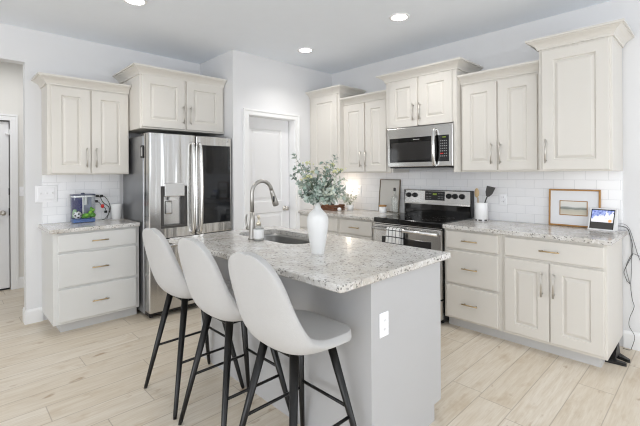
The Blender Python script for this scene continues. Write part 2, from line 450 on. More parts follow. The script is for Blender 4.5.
# hall beyond the opening on the left
HY0, HY1, HZ = -.27, .558, 2.035
bm = B()
box(bm, XH - .1, XH, -1.3, HY0 - .02, 0, H); box(bm, XH - .1, XH, HY1 + .02, 2.6, 0, H); box(bm, XH - .1, XH, HY0 - .02, HY1 + .02, HZ + .02, H)
box(bm, XH - .25, XH - .2, HY0 - .1, HY1 + .1, 0, HZ + .1); box(bm, XH - .2, XH - .1, HY0 - .1, HY0 - .05, 0, HZ + .1); box(bm, XH - .2, XH - .1, HY1 + .05, HY1 + .1, 0, HZ + .1); box(bm, XH - .2, XH - .1, HY0 - .05, HY1 + .05, HZ + .05, HZ + .1)  # shallow closed box added behind the hall door so its gap stays dark
struct('wall_hall', bm, M['hall_wall'])
bm = B(); box(bm, XH, XF - .12, 2.5, 2.6, 0, H); struct('wall_hall_end', bm, M['hall_wall'])
bm = B(); box(bm, XH - .1, XF - .12, -1.3, -1.2, 0, H); struct('wall_hall_side', bm, M['hall_wall'])

def panel_door(bm, w, h, t, panels):
    """door leaf x 0..w, z 0..h, front face y=0; raised panels by rings sunk in the face"""
    box(bm, 0, w, .0125, t, 0, h)
    xs = sorted({0, w} | {p[0] for p in panels} | {p[1] for p in panels}); zs = sorted({0, h} | {p[2] for p in panels} | {p[3] for p in panels})
    for i in range(len(xs) - 1):
        for j in range(len(zs) - 1):
            c = ((xs[i] + xs[i + 1]) / 2, (zs[j] + zs[j + 1]) / 2)
            if any(p[0] < c[0] < p[1] and p[2] < c[1] < p[3] for p in panels): continue
            v = [bm.verts.new(p) for p in ((xs[i], 0, zs[j]), (xs[i + 1], 0, zs[j]), (xs[i + 1], 0, zs[j + 1]), (xs[i], 0, zs[j + 1]))]
            bm.faces.new(v)
    for x0, x1 in ((0, 0), (w, w)):
        bm.faces.new([bm.verts.new(p) for p in ((x0, 0, 0), (x0, t, 0), (x0, t, h), (x0, 0, h))])
    for (x0, x1, z0, z1) in panels:
        rings(bm, [(x0, x1, z0, z1, 0), (x0 + .012, x1 - .012, z0 + .012, z1 - .012, .011), (x0 + .03, x1 - .03, z0 + .03, z1 - .03, .011), (x0 + .055, x1 - .055, z0 + .055, z1 - .055, .003)], cap=False)
        bm.faces.new([bm.verts.new(p) for p in ((x0 + .055, .003, z0 + .055), (x1 - .055, .003, z0 + .055), (x1 - .055, .003, z1 - .055), (x0 + .055, .003, z1 - .055))])

def knob_mesh():
    bm = B()
    lathe(bm, [(.030, 0), (.030, .006), (.012, .010), (.010, .03), (.020, .036), (.028, .05), (.026, .064), (.012, .07), (.002, .071)], seg=20)
    bmesh.ops.rotate(bm, verts=bm.verts, cent=(0, 0, 0), matrix=Matrix.Rotation(PI / 2, 3, 'X'))  # axis -> -Y
    return bm
# pantry door (local -Y faces +X in the world)
w = DY1 - DY0 - .015
bm = B(); panel_door(bm, w, DZ - .012, .035, [(.105, w - .105, 1.03, DZ - .14), (.105, w - .105, .22, .90)])
d1 = struct('door_1', bm, M['door']); d1.location = (XP - .105, DY0 + .003, .008); d1.rotation_euler = (0, 0, PI / 2)
o = obj('knob', knob_mesh(), M['nickel'], d1, (w - .075, 0, .935))
def casing(name, x, y0, y1, z, wd=.075, t=.018):
    bm = B(); k = .02; e = .0005
    box(bm, x, x + t, y0 - wd + k, y0, 0, z); box(bm, x, x + t, y1, y1 + wd - k, 0, z); box(bm, x, x + t, y0 - wd + k, y1 + wd - k, z + e, z + wd - k)
    box(bm, x, x + t + .008, y0 - wd, y0 - wd + k - e, 0, z + wd - k); box(bm, x, x + t + .008, y1 + wd - k + e, y1 + wd, 0, z + wd - k); box(bm, x, x + t + .008, y0 - wd, y1 + wd, z + wd - k + e, z + wd)
    return bm
bm = casing('trim_1', XP, DY0, DY1, DZ, .065)
box(bm, XP - .1199, XP, DY0 - .001, DY0 + .003, 0, DZ - .0035); box(bm, XP - .1199, XP, DY1 - .003, DY1 + .001, 0, DZ - .0035); box(bm, XP - .1199, XP, DY0, DY1, DZ - .003, DZ + .001)
struct('trim_1', bm, M['trim'])
# hall door
w = HY1 - HY0 - .006
bm = B(); panel_door(bm, w, HZ - .034, .035, [(.11, w - .12, 1.05, HZ - .15), (.11, w - .12, .22, .92)])
d2 = struct('door_2', bm, M['door']); d2.location = (XH - .03, HY0 + .003, .02); d2.rotation_euler = (0, 0, PI / 2)
obj('knob', knob_mesh(), M['nickel'], d2, (w - .06, 0, .905))
bm = B(); box(bm, w - .004, w + .004, -.012, .0, .87, .96); box(bm, w - .004, w + .004, -.012, 0, 1.12, 1.2); obj('latch_plate', bm, M['black_metal'], d2)
bm = B(); box(bm, w - .03, w + .05, -.03, 0, 1.845, 1.865, .003); box(bm, w - .005, w + .012, -.035, 0, 1.855, 1.91, .003); obj('door_guard', bm, M['white_plastic'], d2)
bm = B(); box(bm, 0, w, -.004, .02, -.018, 0); obj('door_sweep', bm, M['black'], d2)
struct('trim_2', casing('trim_2', XH, HY0 - .02, HY1 + .004, HZ, .075), M['trim'])
# baseboards
def bb(bm, axis, a0, a1, base, sgn, h=.132, t=.014):
    pr = [(0, 0), (sgn * t, 0), (sgn * t, h - .02), (sgn * t * .4, h), (0, h)]
    prism(bm, [(base + p[0], p[1]) for p in pr], axis, a0, a1)
bm = B(); bb(bm, 'y', .5335, .66, XF, 1); bb(bm, 'x', XF - .12, XF + .014, .533, -1); bb(bm, 'y', YB + .1, -.95, XF, 1)
struct('baseboard_left', bm, M['trim'])
bm = B(); bb(bm, 'x', -.53, XS, YW, -1); struct('baseboard_range', bm, M['trim'])
bm = B(); bb(bm, 'y', YR, DY0 - .067, XP, 1); struct('baseboard_pantry', bm, M['trim'])
bm = B(); bb(bm, 'y', HY1 + .08, 2.5, XH, 1); bb(bm, 'y', -1.2, HY0 - .096, XH, 1); struct('baseboard_hall', bm, M['trim'])
# tiled splashbacks
bm = B(); box(bm, XF, XF + .008, .66, 1.338, .9135, 1.40); struct('trim_3', bm, M['tile_y'])
bm = B(); box(bm, XP + .001, -.532, YW - .008, YW, .9135, 1.40); struct('trim_4', bm, M['tile_x'])

# ------------------------------------------------------------------ cabinets
def handle(parent, x, z, length, vert, m, y=-.02):
    bm = B(); h = length / 2; r = .0052; off = .030
    if vert:
        tube(bm, [(x, y - off, z - h), (x, y - off, z + h)], r, 10)
        for s in (-1, 1): tube(bm, [(x, y, z + s * (h - .018)), (x, y - off, z + s * (h - .018))], .0045, 8)
    else:
        tube(bm, [(x - h, y - off, z), (x + h, y - off, z)], r, 10)
        for s in (-1, 1): tube(bm, [(x + s * (h - .018), y, z), (x + s * (h - .018), y - off, z)], .0045, 8)
    return obj('handle', bm, m, parent)

def base_cab(label, loc, rz, w, d, drawers, doors, m, toe=(0, 0), left_over=0, group=None, hm='brass'):
    """local x 0..w, front y=0, back y=d. drawers: (x0,x1,z0,z1); doors: (x0,x1,z0,z1,handle_x)"""
    t = thing('base_cabinet', label, 'cabinet', loc, rz, group)
    bm = B(); box(bm, 0, w, 0, d, .09, .879, .003, 2); obj('cabinet_body', bm, m, t)
    bm = B(); box(bm, toe[0], w - toe[1], .075, d - .01, 0, .0905); obj('toe_kick', bm, M['toe'], t)
    for (x0, x1, z0, z1) in drawers:
        bm = B(); slab_front(bm, x0, x1, z0, z1); f = obj('drawer', bm, m, t)
        hz = (z0 + z1) / 2 if z1 - z0 < .2 else z0 + (z1 - z0) * .52
        handle(f, (x0 + x1) / 2, (z0 + z1) / 2, .135, False, M[hm])
    for (x0, x1, z0, z1, hx) in doors:
        bm = B(); panel_front(bm, x0, x1, z0, z1, .075); f = obj('door', bm, m, t)
        handle(f, hx, z1 - .155, .18, True, M['nickel'])
    return t

def crown_mesh(w, d, z, left, right, o=.077, hgt=.068):
    prof = [(-.006, -.012), (.011, -.012), (.011, -.002), (.014, .003), (.022, .016), (.036, .030), (.052, .040), (.064, .047), (.064, .052), (o, .052), (o, hgt), (-.006, hgt)]
    bm = B(); rows = []
    for (q, dz) in prof:
        pts = []
        if left: pts.append((-q, d))
        pts.append((-q if left else .0005, -q)); pts.append((w + q if right else w - .0005, -q))
        if right: pts.append((w + q, d))
        rows.append([bm.verts.new((x, y, z + dz)) for x, y in pts])
    for a, b in zip(rows, rows[1:] + rows[:1]):
        for i in range(len(a) - 1): bm.faces.new((a[i], a[i + 1], b[i + 1], b[i]))
    bm.faces.new([r[0] for r in rows]); bm.faces.new([r[-1] for r in rows])
    return bm

def upper_cab(label, loc, rz, w, d, h, doors, m, left, right, extra=None, s=.078, hl=.185):
    """local z 0..h"""
    t = thing('upper_cabinet', label, 'cabinet', loc, rz)
    bm = B(); box(bm, 0, w, 0, d, 0, h, .003, 2)
    if extra: extra(bm)
    obj('cabinet_body', bm, m, t)
    for (x0, x1, z0, z1, hx) in doors:
        bm = B(); panel_front(bm, x0, x1, z0, z1, s); f = obj('door', bm, m, t)
        if hx is not None: handle(f, hx, z0 + .055 + hl / 2, hl, True, M['nickel'])
    obj('crown_molding', crown_mesh(w, d, h, left, right), m, t)
    return t
UB = 1.379
# --- left wall (rotated so local x runs along +Y)
LX = -3.934
base_cab('pale grey three-drawer base cabinet standing left of the steel refrigerator', (LX, .652, 0), PI / 2, .70, LX - XF - .001,
         [(.036, .671, .713, .863), (.036, .671, .408, .692), (.036, .671, .112, .388)], [], M['cab_grey'], toe=(.065, .0))
upper_cab('two-door cream wall cabinet hung above the fish tank, left of the refrigerator', (-4.183, .6577, UB), PI / 2, .6885, -4.183 - XF - .001, 2.203 - UB,
          [(.028, .337, .012, .80, .306), (.350, .678, .012, .80, .384)], M['cab'], True, False)
upper_cab('wide short two-door cream cabinet above the steel refrigerator', (-3.887, 1.352, 1.824), PI / 2, .908, -3.887 - XF - .001, 2.357 - 1.824,
          [(.016, .443, .016, .52, .421), (.468, .884, .016, .52, .498)], M['cab'], True, False)
# --- range wall
FY = 3.22; D = YW - FY - .009
base_cab('corner base cabinet with wide drawer against the pantry wall behind the vase', (-3.695, FY, 0), 0, .689, D,
         [(.016, .667, .708, .858)], [(.016, .338, .112, .69, .30), (.345, .667, .112, .69, .385)], M['cab'])
base_cab('base cabinet with one drawer over a door directly left of the range', (-3.006, FY, 0), 0, .508, D,
         [(.02, .473, .708, .862)], [(.02, .473, .112, .69, .435)], M['cab'])
base_cab('cream base cabinet with three stacked drawers directly right of the range', (-1.722, FY, 0), 0, .499, D,
         [(.023, .471, .714, .862), (.023, .471, .409, .691), (.023, .471, .108, .387)], [], M['cab'])
base_cab('cream base cabinet with one drawer above two raised-panel doors at the counter end', (-1.2225, FY, 0), 0, .6895, D,
         [(.025, .674, .715, .860)], [(.025, .339, .114, .694, .296), (.350, .674, .114, .697, .375)], M['cab'], toe=(0, .05))
DU = YW - .009
upper_cab('tall single-door cream wall cabinet above the framed picture and smart display', (-1.0, 3.406, UB), 0, .474, DU - 3.406, 2.352 - UB,
          [(.026, .457, .012, .945, .055)], M['cab'], True, True)
upper_cab('lower two-door cream wall cabinet between the microwave cabinet and the tall end cabinet', (-1.690, 3.49, UB), 0, .689, DU - 3.49, 2.205 - UB,
          [(.018, .331, .014, .796, .292), (.346, .656, .014, .796, .366)], M['cab'], False, False)
def filler(bm): box(bm, .766, .796, 0, .40, UB - 1.852, .002); box(bm, 0, .022, 0.09, .40, UB - 1.852, .002)
upper_cab('short two-door cream cabinet mounted right above the microwave', (-2.488, 3.406, 1.852), 0, .796, DU - 3.406, 2.347 - 1.852,
          [(.052, .387, -.008, .478, .351), (.413, .757, -.008, .478, .426)], M['cab'], True, True, filler, hl=.17)
upper_cab('lower two-door cream wall cabinet directly left of the microwave', (-3.170, 3.49, UB), 0, .681, DU - 3.49, 2.207 - UB,
          [(.0, .321, .012, .806, .274), (.338, .631, .012, .806, .350)], M['cab'], False, False)
upper_cab('tall narrow cream wall cabinet in the corner beside the pantry door', (-3.697, 3.406, UB), 0, .526, DU - 3.406, 2.350 - UB,
          [(.063, .495, .012, .955, None)], M['cab'], True if False else False, True)

# ------------------------------------------------------------------ countertops
bm = B(); box(bm, -3.695, -2.494, 3.182, YW - .009, .879, .914, .006, 2)
tag(obj('countertop', bm, M['granite']), 'white granite countertop from the pantry wall to the range', 'countertop')
bm = B(); box(bm, -1.7225, -.502, 3.182, YW - .009, .879, .914, .006, 2)
tag(obj('countertop', bm, M['granite']), 'white granite countertop right of the range, under the framed picture', 'countertop')
bm = B(); box(bm, XF + .009, -3.897, .625, 1.354, .879, .914, .006, 2)
tag(obj('countertop', bm, M['granite']), 'small white granite countertop under the fish tank', 'countertop')

# ------------------------------------------------------------------ island
IX0, IX1, IY0, IY1 = -2.775, -1.080, 1.160, 2.098
isl = thing('kitchen_island', 'pale grey kitchen island with plain panels under the speckled granite top', 'island', (-1.93, 1.70, 0))
def ib(name, fn, m):
    bm = B(); fn(bm); o = obj(name, bm, m, isl)
    o.location = (1.93, -1.70, 0); return o
def endp(x0, x1): return lambda bm: prism(bm, [(1.389, 0), (1.942, 0), (1.942, .09), (2.017, .09), (2.017, .879), (1.389, .879)], 'x', x0, x1)
ib('end_panel', endp(-1.122, -1.106), M['island'])
ib('end_panel', endp(-2.735, -2.719), M['island'])
ib('back_panel', lambda bm: box(bm, -2.719, -1.122, 1.389, 1.405, 0, .879), M['island'])
ib('cabinet_face', lambda bm: box(bm, -2.719, -1.122, 1.997, 2.017, .09, .879), M['island'])
ib('toe_kick', lambda bm: box(bm, -2.719, -1.122, 1.93, 1.942, 0, .09), M['toe'])
for i in range(4):
    x0 = -2.70 + i * .396
    dd = ib('door', lambda bm: panel_front(bm, x0, x0 + .385, .112, .86, .07), M['island'])
    dd.rotation_euler = (0, 0, PI); dd.location = (1.93 + 2 * x0 + .385, 2.017 - 1.70, 0)

def rounded_rect(x0, x1, y0, y1, r, n=6):
    pts = []
    for cx, cy, a in ((x1 - r, y1 - r, 0), (x0 + r, y1 - r, PI / 2), (x0 + r, y0 + r, PI), (x1 - r, y0 + r, 3 * PI / 2)):
        for i in range(n + 1): pts.append((cx + r * math.cos(a + PI / 2 * i / n), cy + r * math.sin(a + PI / 2 * i / n)))
    return pts
SX0, SX1, SY0, SY1 = -2.63, -1.895, 1.598, 1.972
sink_pts = rounded_rect(SX0, SX1, SY0, SY1, .13, 8)
bm = B()
outer = rounded_rect(IX0, IX1, IY0, IY1, .012, 8)
def slab_ring(bm, outer, inner, z0, z1, e=.006):
    n = len(outer)
    def off(p, d):  # shrink outer towards the centre
        cx = (IX0 + IX1) / 2; cy = (IY0 + IY1) / 2
        return (p[0] - math.copysign(d, p[0] - cx), p[1] - math.copysign(d, p[1] - cy))
    L = [[bm.verts.new((p[0], p[1], z0)) for p in inner],
         [bm.verts.new((*off(p, e), z0)) for p in outer], [bm.verts.new((*p, z0 + e)) for p in outer],
         [bm.verts.new((*p, z1 - e)) for p in outer], [bm.verts.new((*off(p, e * .3), z1 - e * .3)) for p in outer], [bm.verts.new((*off(p, e), z1)) for p in outer],
         [bm.verts.new((p[0], p[1], z1)) for p in inner]]
    L.append(L[0])
    for a, b in zip(L, L[1:]):
        for i in range(n): bm.faces.new((a[i], a[(i + 1) % n], b[(i + 1) % n], b[i]))
slab_ring(bm, outer, sink_pts, .879, .914)
top = tag(obj('countertop', bm, M['granite']), 'large white speckled granite island top with an oval-cornered sink cutout', 'countertop')

def sink():
    t = thing('sink', 'stainless steel sink sunk into the island top under the faucet', 'sink', ((SX0 + SX1) / 2, (SY0 + SY1) / 2, .70))
    bm = B(); cx, cy = (SX0 + SX1) / 2, (SY0 + SY1) / 2
    def lp(k, z, r): return [bm.verts.new((p[0] - cx, p[1] - cy, z - .70)) for p in rounded_rect(SX0 - k, SX1 + k, SY0 - k, SY1 + k, r, 8)]
    L = [lp(.022, .8785, .145), lp(-.004, .8785, .13), lp(-.006, .86, .128), lp(-.016, .725, .115), lp(-.05, .705, .09), lp(-.14, .702, .04)]
    n = len(L[0])
    for a, b in zip(L, L[1:]):
        for i in range(n):
            f = bm.faces.new((a[i], a[(i + 1) % n], b[(i + 1) % n], b[i])); f.smooth = True
    bm.faces.new(L[-1])
    obj('basin', bm, M['sink'], t)
    bm = B(); lathe(bm, [(.045, .0025), (.045, .005), (.03, .006), (.028, .0035), (.002, .0035)]); obj('drain', bm, M['nickel'], t)
sink()

def faucet():
    t = thing('faucet', 'tall brushed nickel gooseneck faucet arching over the sink on the island', 'faucet', (-2.300, 1.558, .914))
    bm = B(); lathe(bm, [(.030, 0), (.030, .006), (.0255, .012), (.0235, .05), (.019, .13), (.0145, .19)], seg=24); obj('base', bm, M['faucet'], t)
    pts = [(0, 0, .18), (0, 0, .285)]
    R = .086
    for i in range(0, 15):
        a = PI - i * (PI - .24) / 14
        pts.append((0, R + R * math.cos(a), .322 + R * math.sin(a)))
    bm = B(); tube(bm, pts, .0135, 14); obj('neck', bm, M['faucet'], t)
    e = Vector(pts[-1]); dv = (Vector(pts[-1]) - Vector(pts[-2])).normalized()
    bm = B(); tube(bm, [e, e + dv * .02, e + dv * .08, e + dv * .118, e + dv * .125], [.0145, .016, .0205, .0235, .020], 16); sh = obj('spray_head', bm, M['faucet'], t)
    bm = B(); q = e + dv * .070; n = Vector((1, 0, 0)); ball(bm, (q.x + .013, q.y - .012, q.z), .011, .7, .7, 2.4); obj('spray_button', bm, M['black'], sh)
    bm = B(); tube(bm, [(-.015, 0, .075), (-.052, -.006, .075)], [.016, .015], 14); tube(bm, [(-.045, -.006, .078), (-.058, -.010, .10), (-.062, -.012, .135), (-.052, -.010, .172)], [.007, .008, .0075, .006], 10, smooth_path=True); obj('lever', bm, M['faucet'], t)
faucet()

def soap():
    t = thing('soap_dispenser', 'clear glass soap dispenser with white label and gold pump beside the faucet', 'soap dispenser', (-2.222, 1.558, .914))
    bm = B(); lathe(bm, [(.034, 0), (.036, .004), (.036, .082), (.030, .094), (.014, .10), (.014, .108)], seg=28); obj('bottle', bm, M['bottle_glass'], t)
    bm = B(); lathe(bm, [(.0366, .018), (.0366, .08)], seg=28, cap0=False, cap1=False); obj('label', bm, M['white_plastic'], t)
    bm = B(); lathe(bm, [(.032, .003), (.033, .07), (.02, .071)], seg=24); obj('soap', bm, M['white_plastic'], t)
    bm = B(); lathe(bm, [(.016, .104), (.017, .118), (.012, .128), (.006, .130), (.006, .155), (.011, .157), (.011, .17), (.004, .174)], seg=20)
    tube(bm, [(0, 0, .165), (.03, -.012, .165), (.036, -.0145, .158)], .0045, 8); obj('pump', bm, M['gold'], t)
soap()

bm = B()
lathe(bm, [(.001, 0), (.036, 0), (.038, .004), (.0375, .010), (.043, .045), (.053, .10), (.0605, .155), (.0625, .185), (.060, .210), (.049, .232), (.032, .248), (.020, .262), (.0165, .280), (.0165, .300), (.018, .304), (.0145, .304), (.0135, .28), (.012, .24)], seg=40, cap0=False, cap1=False)
tag(obj('vase', bm, M['ceramic'], loc=(-1.606, 1.534, .914)), 'matte white ceramic bottle vase on the island top, holding eucalyptus', 'vase')

# ------------------------------------------------------------------ eucalyptus
def leaf(bm, p, d, n, ln, wd, mi):
    """a small curved oval leaf from p along d with normal n"""
    d = d.normalized(); s = d.cross(n).normalized(); n = s.cross(d).normalized()
    rows = []
    for t, k in ((0, .12), (.25, .8), (.5, 1), (.78, .8), (1, .1)):
        c = p + d * ln * t + n * (-.12 * ln * (2 * t - 1) ** 2)
        rows.append([bm.verts.new(c - s * wd * k * .5 + n * .06 * ln * k), bm.verts.new(c), bm.verts.new(c + s * wd * k * .5 + n * .06 * ln * k)])
    for a, b in zip(rows, rows[1:]):
        for i in range(2):
            f = bm.faces.new((a[i], a[i + 1], b[i + 1], b[i])); f.smooth = True; f.material_index = mi
def rv(): return Vector((random.uniform(-1, 1), random.uniform(-1, 1), random.uniform(-1, 1)))
def bouquet():
    o = Vector((-1.606, 1.534, 1.19))
    t = thing('eucalyptus_bunch', 'bunch of grey-green eucalyptus with pale yellow sprigs in the white vase', 'flowers', o)
    # image-plane-ish axes of the arrangement: r to the right in the kitchen, f away
    r = Vector((.696, .718, 0)); f = Vector((-.718, .696, 0)); up = Vector((0, 0, 1))
    lb, db, pb, sb, bb_ = B(), B(), B(), B(), B()
    tips = [(-.130, .290, .0, 1), (-.118, .215, -.05, 1), (-.145, .165, .03, 1), (-.085, .225, .06, 0), (-.105, .125, -.08, 1), (-.06, .18, -.09, 0),
            (.105, .280, .02, 1), (.09, .225, -.04, 0), (.135, .195, .05, 0), (.08, .16, .09, 1), (.05, .20, -.05, 0), (.0, .215, .05, 0),
            (.03, .14, -.12, 0), (-.02, .135, .12, 1), (.125, .115, -.09, 0), (.16, .09, .03, 2), (.08, .09, -.13, 2), (-.09, .07, -.06, 1), (.15, .155, -.03, 2), (.0, .09, -.12, 0), (.12, .04, -.06, 2), (-.05, .05, -.10, 0), (.055, .245, .0, 1),
            (.17, .045, .04, 2), (-.03, .04, -.07, 0), (.04, .035, -.08, 1), (.085, .03, -.05, 2)]
    for (a, h, dp, kind) in tips:
        p3 = r * a + up * h + f * dp
        path = spline([Vector((0, 0, -.015)), Vector((0, 0, .012)), p3 * .45 + up * .03 * random.uniform(.4, 1.2), p3], 6)
        tube(sb, path, [.0022, .0012], 5)
        n = len(path)
        for i in range(9, n):
            c = path[i]; d = (path[i] - path[i - 1]).normalized()
            for k in range(2 if kind == 1 else 3):
                sd = rv(); sd = (sd - d * sd.dot(d)).normalized()
                ln = random.uniform(.020, .030) if kind == 1 else random.uniform(.018, .032)
                wd = ln * (.92 if kind == 1 else .55)
                if kind == 2: wd = ln * .6
                bmx = random.choice((lb, lb, db)) if kind != 2 else random.choice((pb, lb))
                leaf(bmx, c + sd * .003, sd + d * random.uniform(.1, .8), d + rv() * .5, ln, wd, 0)
        if kind == 1: leaf(lb, path[-1], d, rv(), .02, .016, 0)
    # dense middle
    for i in range(260):
        c = r * random.gauss(.018, .060) + f * random.gauss(0, .055) + up * (.070 + random.gauss(0, .045))
        if c.z < .012 or (abs(r.dot(c)) > .065 + c.z * 1.0): continue
        ln = random.uniform(.018, .032)
        leaf(random.choice((lb, lb, db, db, pb)), c, rv() + up * .4, rv(), ln, ln * random.uniform(.5, .8), 0)
    for (a, h, dp) in ((-.045, .245, 0), (-.055, .165, -.08), (-.075, .155, -.07), (.085, .235, -.02), (.135, .205, 0), (.05, .22, .03), (-.03, .195, .03), (-.045, .17, -.085), (.10, .195, -.05)):
        c = r * a + up * h + f * dp
        tube(sb, spline([Vector((0, 0, .0)), c * .5 + up * .02, c], 5), .001, 4)
        for k in range(16):
            q = c + Vector((random.gauss(0, .011), random.gauss(0, .011), random.gauss(0, .005)))
            ball(bb_, q, random.uniform(.003, .005), u=6, v=4)
    obj('leaves', lb, M['leaf'], t); obj('dark_leaves', db, M['leaf_dark'], t); obj('pale_leaves', pb, M['leaf_pale'], t)
    obj('stems', sb, M['stem'], t); obj('blossoms', bb_, M['blossom'], t)
bouquet()

# ------------------------------------------------------------------ bar stools
def shell_mesh():
    # profile from the front lip over the seat and up the back (y forward to the island)
    raw = spline([Vector(p) for p in ((0, .216, .634), (0, .200, .646), (0, .155, .650), (0, .09, .645), (0, 0, .634), (0, -.085, .631), (0, -.150, .655), (0, -.193, .725), (0, -.222, .830), (0, -.242, .925), (0, -.254, .995), (0, -.262, 1.052))], 12)
    acc = [0]
    for a, b in zip(raw, raw[1:]): acc.append(acc[-1] + (b - a).length)
    tot = acc[-1]
    def P(t):
        s_ = t * tot
        for i in range(len(acc) - 1):
            if s_ <= acc[i + 1]: return raw[i].lerp(raw[i + 1], (s_ - acc[i]) / (acc[i + 1] - acc[i]))
        return raw[-1]
    def lut(t, tab):
        pts = spline([Vector((a, b, 0)) for a, b in tab], 10)
        for a, b in zip(pts, pts[1:]):
            if t <= b.x: return a.y + (b.y - a.y) * (t - a.x) / max(b.x - a.x, 1e-6)
        return tab[-1][1]
    WID = [(0, .205), (.12, .210), (.28, .216), (.45, .213), (.62, .204), (.80, .187), (1.0, .172)]
    CUR = [(0, .0), (.12, .012), (.28, .040), (.42, .072), (.54, .072), (.70, .054), (.84, .036), (1.0, .010)]
    def end(d, L, p): return 1 if d >= L else max(0, 1 - (1 - d / L) ** p) ** (1 / p)
    NU, NV = 20, 44
    bm = B(); rows = []
    for i in range(NV + 1):
        t = .5 - .5 * math.cos(PI * (i + .35) / (NV + .7))
        p = P(t); tg = (P(min(t + .01, 1)) - P(max(t - .01, 0))).normalized()
        nrm = Vector((0, tg.z, -tg.y))
        w = lut(t, WID) * end(t, .16, 2.3) * end(1 - t, .22, 2.5); c = lut(t, CUR) * (w / .21) ** 2
        row = []
        for k in range(NU + 1):
            u = -1 + 2 * k / NU
            x = w * math.sin(u * PI / 2 * .86) / math.sin(PI / 2 * .86)
            row.append(bm.verts.new(Vector((x, p.y, p.z)) + nrm * c * abs(u) ** 2.3))
        rows.append(row)
    for a, b in zip(rows, rows[1:]):
        for k in range(NU): bm.faces.new((a[k], a[k + 1], b[k + 1], b[k]))
    return bm
def stool():
    t = thing('bar_stool', '', 'stool', (0, 0, 0), 0, 'bar stools along the island')
    s = obj('seat_shell', shell_mesh(), M['fabric'], t, smooth=True)
    m = s.modifiers.new('thickness', 'SOLIDIFY'); m.thickness = .038; m.offset = 0; m.use_even_offset = False
    m = s.modifiers.new('round', 'SUBSURF'); m.levels = 1; m.render_levels = 1
    for sx in (-1, 1):
        for sy in (-1, 1):
            bm = B(); tube(bm, [(sx * .223, sy * .224, .0), (sx * .218, sy * .220, .02), (sx * .101, sy * .103, .628)], [.0095, .0115, .0205], 14)
            obj('leg', bm, M['black_metal'], t)
    def at(sx, sy, z): k = 1 - z / .62 * .55; return (sx * .223 * k, sy * .227 * k, z)
    for a, b in (((-1, -1), (-1, 1)), ((1, -1), (1, 1))):
        bm = B(); tube(bm, [at(*a, .275), at(*b, .275)], .0075, 8); obj('footrest', bm, M['black_metal'], t)
    bm = B(); tube(bm, [at(-1, 1, .315), at(1, 1, .315)], .0075, 8); obj('footrest', bm, M['black_metal'], t)
    bm = B(); box(bm, -.10, .10, -.11, .11, .600, .612, .003); obj('mounting_plate', bm, M['black_metal'], t)
    return t
def copy_tree(o, parent=None):
    c = o.copy(); C.objects.link(c)
    if parent: c.parent = parent
    for ch in list(o.children): copy_tree(ch, c)
    return c
s0 = stool()
for i, (x, lab) in enumerate(((-2.365, 'white fabric bar stool with black legs nearest the refrigerator, farthest left'),
                              (-1.855, 'middle white fabric bar stool with black legs, between the other two stools'),
                              (-1.345, 'white fabric bar stool with black legs nearest the camera, rightmost at the island'))):
    s = s0 if i == 0 else copy_tree(s0)
    s.location = (x + .008, 1.1445, 0); s['label'] = lab

